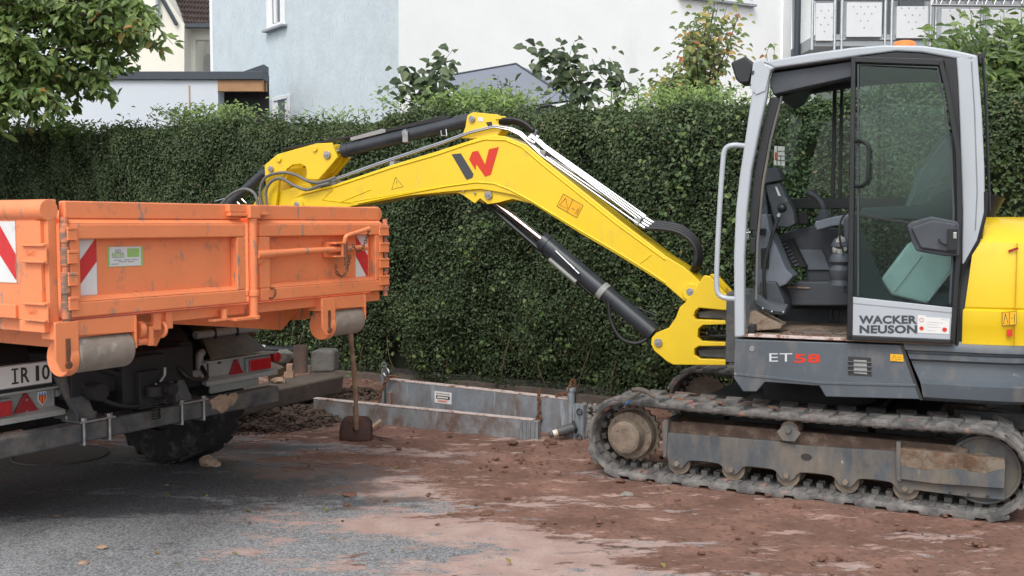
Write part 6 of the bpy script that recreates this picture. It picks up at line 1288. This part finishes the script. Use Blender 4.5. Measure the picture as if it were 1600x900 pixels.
# ================================================================ HAMMER on the track
hp = K.S(965, 626, .9); hp.z = .53
def kp(x, y, z): 
    s_, t_ = K.top(x, y, z); return Vector((s_, t_, z))
rt = empty('pick_hammer', K.m @ kp(990, 620, .54)); tag(rt, 'pick hammer with blue striped handle lying on the front of the rubber track', 'hammer')
def kw(x, y, z): p = kp(x, y, z); return K.m @ p
m = MB(); m.tube([kw(968, 634, .535), kw(1000, 613, .57)], [.013, .011], 10); obj('handle', m, 'iron', rt); m = MB(); m.tube([kw(974, 631, .538), kw(984, 624, .549)], .0145, 10); obj('grip_band', m, 'tool_blue', rt)
m = MB(); m.tube([kw(962, 637, .535), kw(970, 633, .537)], .018, 10); obj('grip', m, 'hose', rt)
m = MB(); m.tube(catmull([kw(987, 609, .585), kw(998, 609, .585), kw(1010, 612, .58), kw(1019, 618, .565), kw(1023, 622, .55)], 4), [.014, .014, .014, .015, .017, .018, .018, .017, .016, .015, .013, .012, .011, .010, .009, .007, .004], 8); obj('head', m, 'iron', rt)
# ================================================================ RUBBLE beside the truck
def W3(x, y, z): return Vector((*gp(x, y, z), z))
A_ = [W3(410, 607, .28), W3(522, 584, .28)]; dk = (A_[1] - A_[0]).normalized(); nk = Vector((-dk.y, dk.x, 0))
m = MB(); p = [A_[0] - dk * .9 - nk * .12, A_[1] - nk * .12, A_[1] + nk * .22, A_[0] - dk * .9 + nk * .22]; m.prism([q - Vector((0, 0, .17)) + nk * .03 for q in p], p)
rt = obj('kerb_stone', m, 'kerb', None, bev=.025, loc=A_[0].xy.to_3d()); tag(rt, 'long worn concrete kerb block lying in the soil beyond the truck rear bar', 'kerb stone')
q_ = (p[0] + p[1] + p[2] + p[3]) / 4; m = MB(); m.ico((q_.x, q_.y, -.02), .5, (1.15, .9, .20), 5, .22)
for i in range(2200): a = random.random() * 6.283; b = math.sqrt(random.random()); m.ico((q_.x + math.cos(a) * b * .66, q_.y + math.sin(a) * b * .55, .115 * math.sqrt(max(0, 1 - b * b)) + random.uniform(-.02, .012)), random.uniform(.004, .012) + .03 * random.random() ** 12, (1.2, 1, .7), i, .4)
o_ = obj('soil_mound', m, 'soil', None, loc=q_.xy.to_3d(), ang=60); tag(o_, 'dark mound of soil under the long concrete kerb block', 'soil', kind='stuff')
m = MB(); c = W3(470, 582, .285); m.tube([c, c + Vector((0, 0, .235))], [.060, .064], 24, cap=False); m.tube([c + Vector((0, 0, .235)), c], [.052, .05], 24, cap=False); m.ring(c + Vector((0, 0, .235)), (0, 0, 1), .058, .007, 24, 6)
o_ = obj('clay_pipe', m, 'clay_pipe', None, loc=c); tag(o_, 'short brown clay pipe standing upright on the kerb stone', 'pipe')
c = W3(502, 583, .28); m = MB(); m.xz([(c.x - .10, c.y + .0), (c.x + .11, c.y + .03), (c.x + .13, c.y + .22), (c.x - .06, c.y + .25)], c.z, c.z + .2); o_ = obj('concrete_block', m, 'concrete', None, loc=c, ang=20, bev=.03); tag(o_, 'pale broken concrete lump behind the brown clay pipe', 'concrete lump')
m = MB(); m.ico(W3(440, 580, .28) + Vector((0, .2, .10)), .13, (1, .8, .7), 9, .15); o_ = obj('concrete_block', m, 'concrete', None, loc=W3(440, 580, .28), ang=20); tag(o_, 'grey concrete lump between the tail light and the clay pipe', 'concrete lump')
a, b = dp(385, 545, 9.6), dp(452, 549, 9.6); m = MB(); m.cyl(a, b, .045, 20); m.cyl(b, b + (b - a).normalized() * .05, .052, 20); rt = obj('drain_pipe', m, 'hose', None, loc=a); tag(rt, 'dark plastic drain pipe lying above the tail light board', 'pipe')
m = MB(); m.tube([a.lerp(b, .12), a.lerp(b, .45)], .0462, 20); m2 = obj('pipe_label', m, 'badge_silver', rt)
m = MB(); A1 = [dp(420, 600, 9.15), dp(418, 585, 9.15), dp(470, 561, 9.5), dp(471, 565, 9.5)]; m.prism(A1, [q + Vector((.03, .03, .01)) for q in A1]); o_ = obj('broken_board', m, 'plank', None, bev=.003, loc=A1[0]); tag(o_, 'muddy broken wooden board tilted behind the right tail light', 'board')
m = MB(); c = W3(452, 590, .28); m.box(c + Vector((-.04, -.03, 0)), c + Vector((.04, .03, .05)), None); m.box(c + Vector((-.02, -.025, .051)), c + Vector((.03, .02, .12))); o_ = obj('wood_block', m, 'wood', None, bev=.004, loc=c); tag(o_, 'small light wood offcut at the foot of the clay pipe', 'wood block')
m = MB(); m.ico(W3(435, 598, .28) + Vector((0, 0, .02)), .05, (1.2, 1, .6), 12, .3); o_ = obj('stone', m, 'stone', None, loc=W3(435, 598, .28), ang=20); tag(o_, 'small pale stone under the tilted broken board', 'stone')
# stone in front of the wheel, manhole cover
c = W3(327, 728, 0) ; m = MB(); m.ico(c + Vector((0, 0, .025)), .052, (1.2, .9, .75), 2, .35); m.ico(c + Vector((.05, -.01, .015)), .028, (1, 1, .8), 8, .3); o_ = obj('stone', m, 'stone', None, loc=c, ang=25); tag(o_, 'ochre brown stone on the dark asphalt in front of the truck wheel', 'stone')
c = W3(95, 712, 0); m = MB(); m.cyl(c, c + Vector((0, 0, .006)), .30, 48); m.ring(c + Vector((0, 0, .004)), (0, 0, 1), .31, .008, 48, 6); o_ = obj('manhole_cover', m, 'cover_iron', None, loc=c); tag(o_, 'round manhole cover in the asphalt in the shade under the truck', 'manhole cover')
for i, (x, y, r_, lb) in enumerate(((160, 857, .022, 'flat brown stone on the grey asphalt at lower left'), (982, 775, .028, 'pale flat stone on the mud in front of the track sprocket'), (130, 881, .018, 'tiny brown stone on the asphalt near the bottom left corner'), (88, 808, .02, 'small dark pebble on the asphalt under the truck corner'), (545, 775, .03, 'dark clod of earth on the wet patch left of the mud'), (760, 806, .03, 'dark earth clod on the pinkish mud film near the middle'))):
    c = W3(x, y, 0); m = MB(); m.ico(c + Vector((0, 0, r_ * .35)), r_, (1.4, 1, .5), i + 20, .3); o_ = obj('stone', m, ['stone', 'concrete', 'stone', 'iron', 'mud_clod', 'mud_clod'][i], None, loc=c, ang=25); tag(o_, lb, 'stone')
# loose clods of soil
m = MB(); k = 0
while k < 520:
    x, y = random.uniform(-4.5, 3.6), random.uniform(3.6, 9.6)
    md, fm, wt, n1, n2 = ground_attrs(x, y)
    if random.random() > max(md, fm * .25): continue
    if random.random() > .35 + 1.5 * noise.noise(Vector((x * 1.5, y * 1.5, 3))): continue
    k += 1; far = ss(6.3, 8.5, y + .5 * x); r_ = random.uniform(.004, .011) + (random.random() ** 6) * (.012 + .022 * far)
    m.ico((x, y, r_ * .3 + md * .012 + md * far * .02), r_, (random.uniform(1, 1.7), random.uniform(.8, 1.3), random.uniform(.5, .9)), k, .4)
o_ = obj('soil_clods', m, 'mud_clod', None, ang=40); tag(o_, kind='stuff', label='loose brown clods of soil scattered over the muddy road', cat='soil')
# heap of loose soil in the trench corner and behind the panels
for nm, lab, ctr, rr, hgt, n_ in (('gravel_heap', 'dark gravel heap between the trench panel and the excavator track', (918, 668), (.35, .22), .22, 700), ('gravel_heap', 'dark gravel and soil behind the left end of the trench panels', (560, 622), (.55, .28), .10, 700), ('gravel_heap', 'dark loose gravel strip at the foot of the kerb block', (452, 636), (.62, .20), .10, 900)):
    c = Vector((*gp(*ctr), 0)); rt = MB()
    for i in range(n_):
        a = random.random() * 6.283; q = math.sqrt(random.random()); x = math.cos(a) * q * rr[0]; y = math.sin(a) * q * rr[1]
        rt.ico(c + Vector((x * .89 + y * .45, -x * .45 + y * .89, hgt * (1 - q) * random.random() + .01)), random.uniform(.009, .026), (1, 1, .8), i, .3)
    o_ = obj(nm, rt, 'concrete' if n_ == 700 and ctr[0] > 900 else 'soil', None, loc=c, ang=25); tag(o_, lab, 'gravel', kind='stuff')
P = []; Q = []
for i in range(160):
    s_ = random.uniform(-3, 5); q = kpt(s_, random.uniform(-.7, .05), .03); P.append(q); Q.append((random.gauss(0, .4), random.gauss(0, .4), 1))
for x, y in ((1187, 792), (1446, 795), (640, 555), (1190, 789), (976, 655)): P.append(Vector((*gp(x, y), .015))); Q.append((random.gauss(0, .3), random.gauss(0, .3), 1))
for i in range(40): x, y = random.uniform(150, 1100), random.uniform(720, 890); P.append(Vector((*gp(x, y), .012))); Q.append((random.gauss(0, .4), random.gauss(0, .4), 1))
o_ = leaves('fallen_leaves', P, Q, .035, .02, 'litter_leaf'); tag(o_, 'scattered small fallen leaves and twigs on the soil and road', 'leaves', kind='stuff')
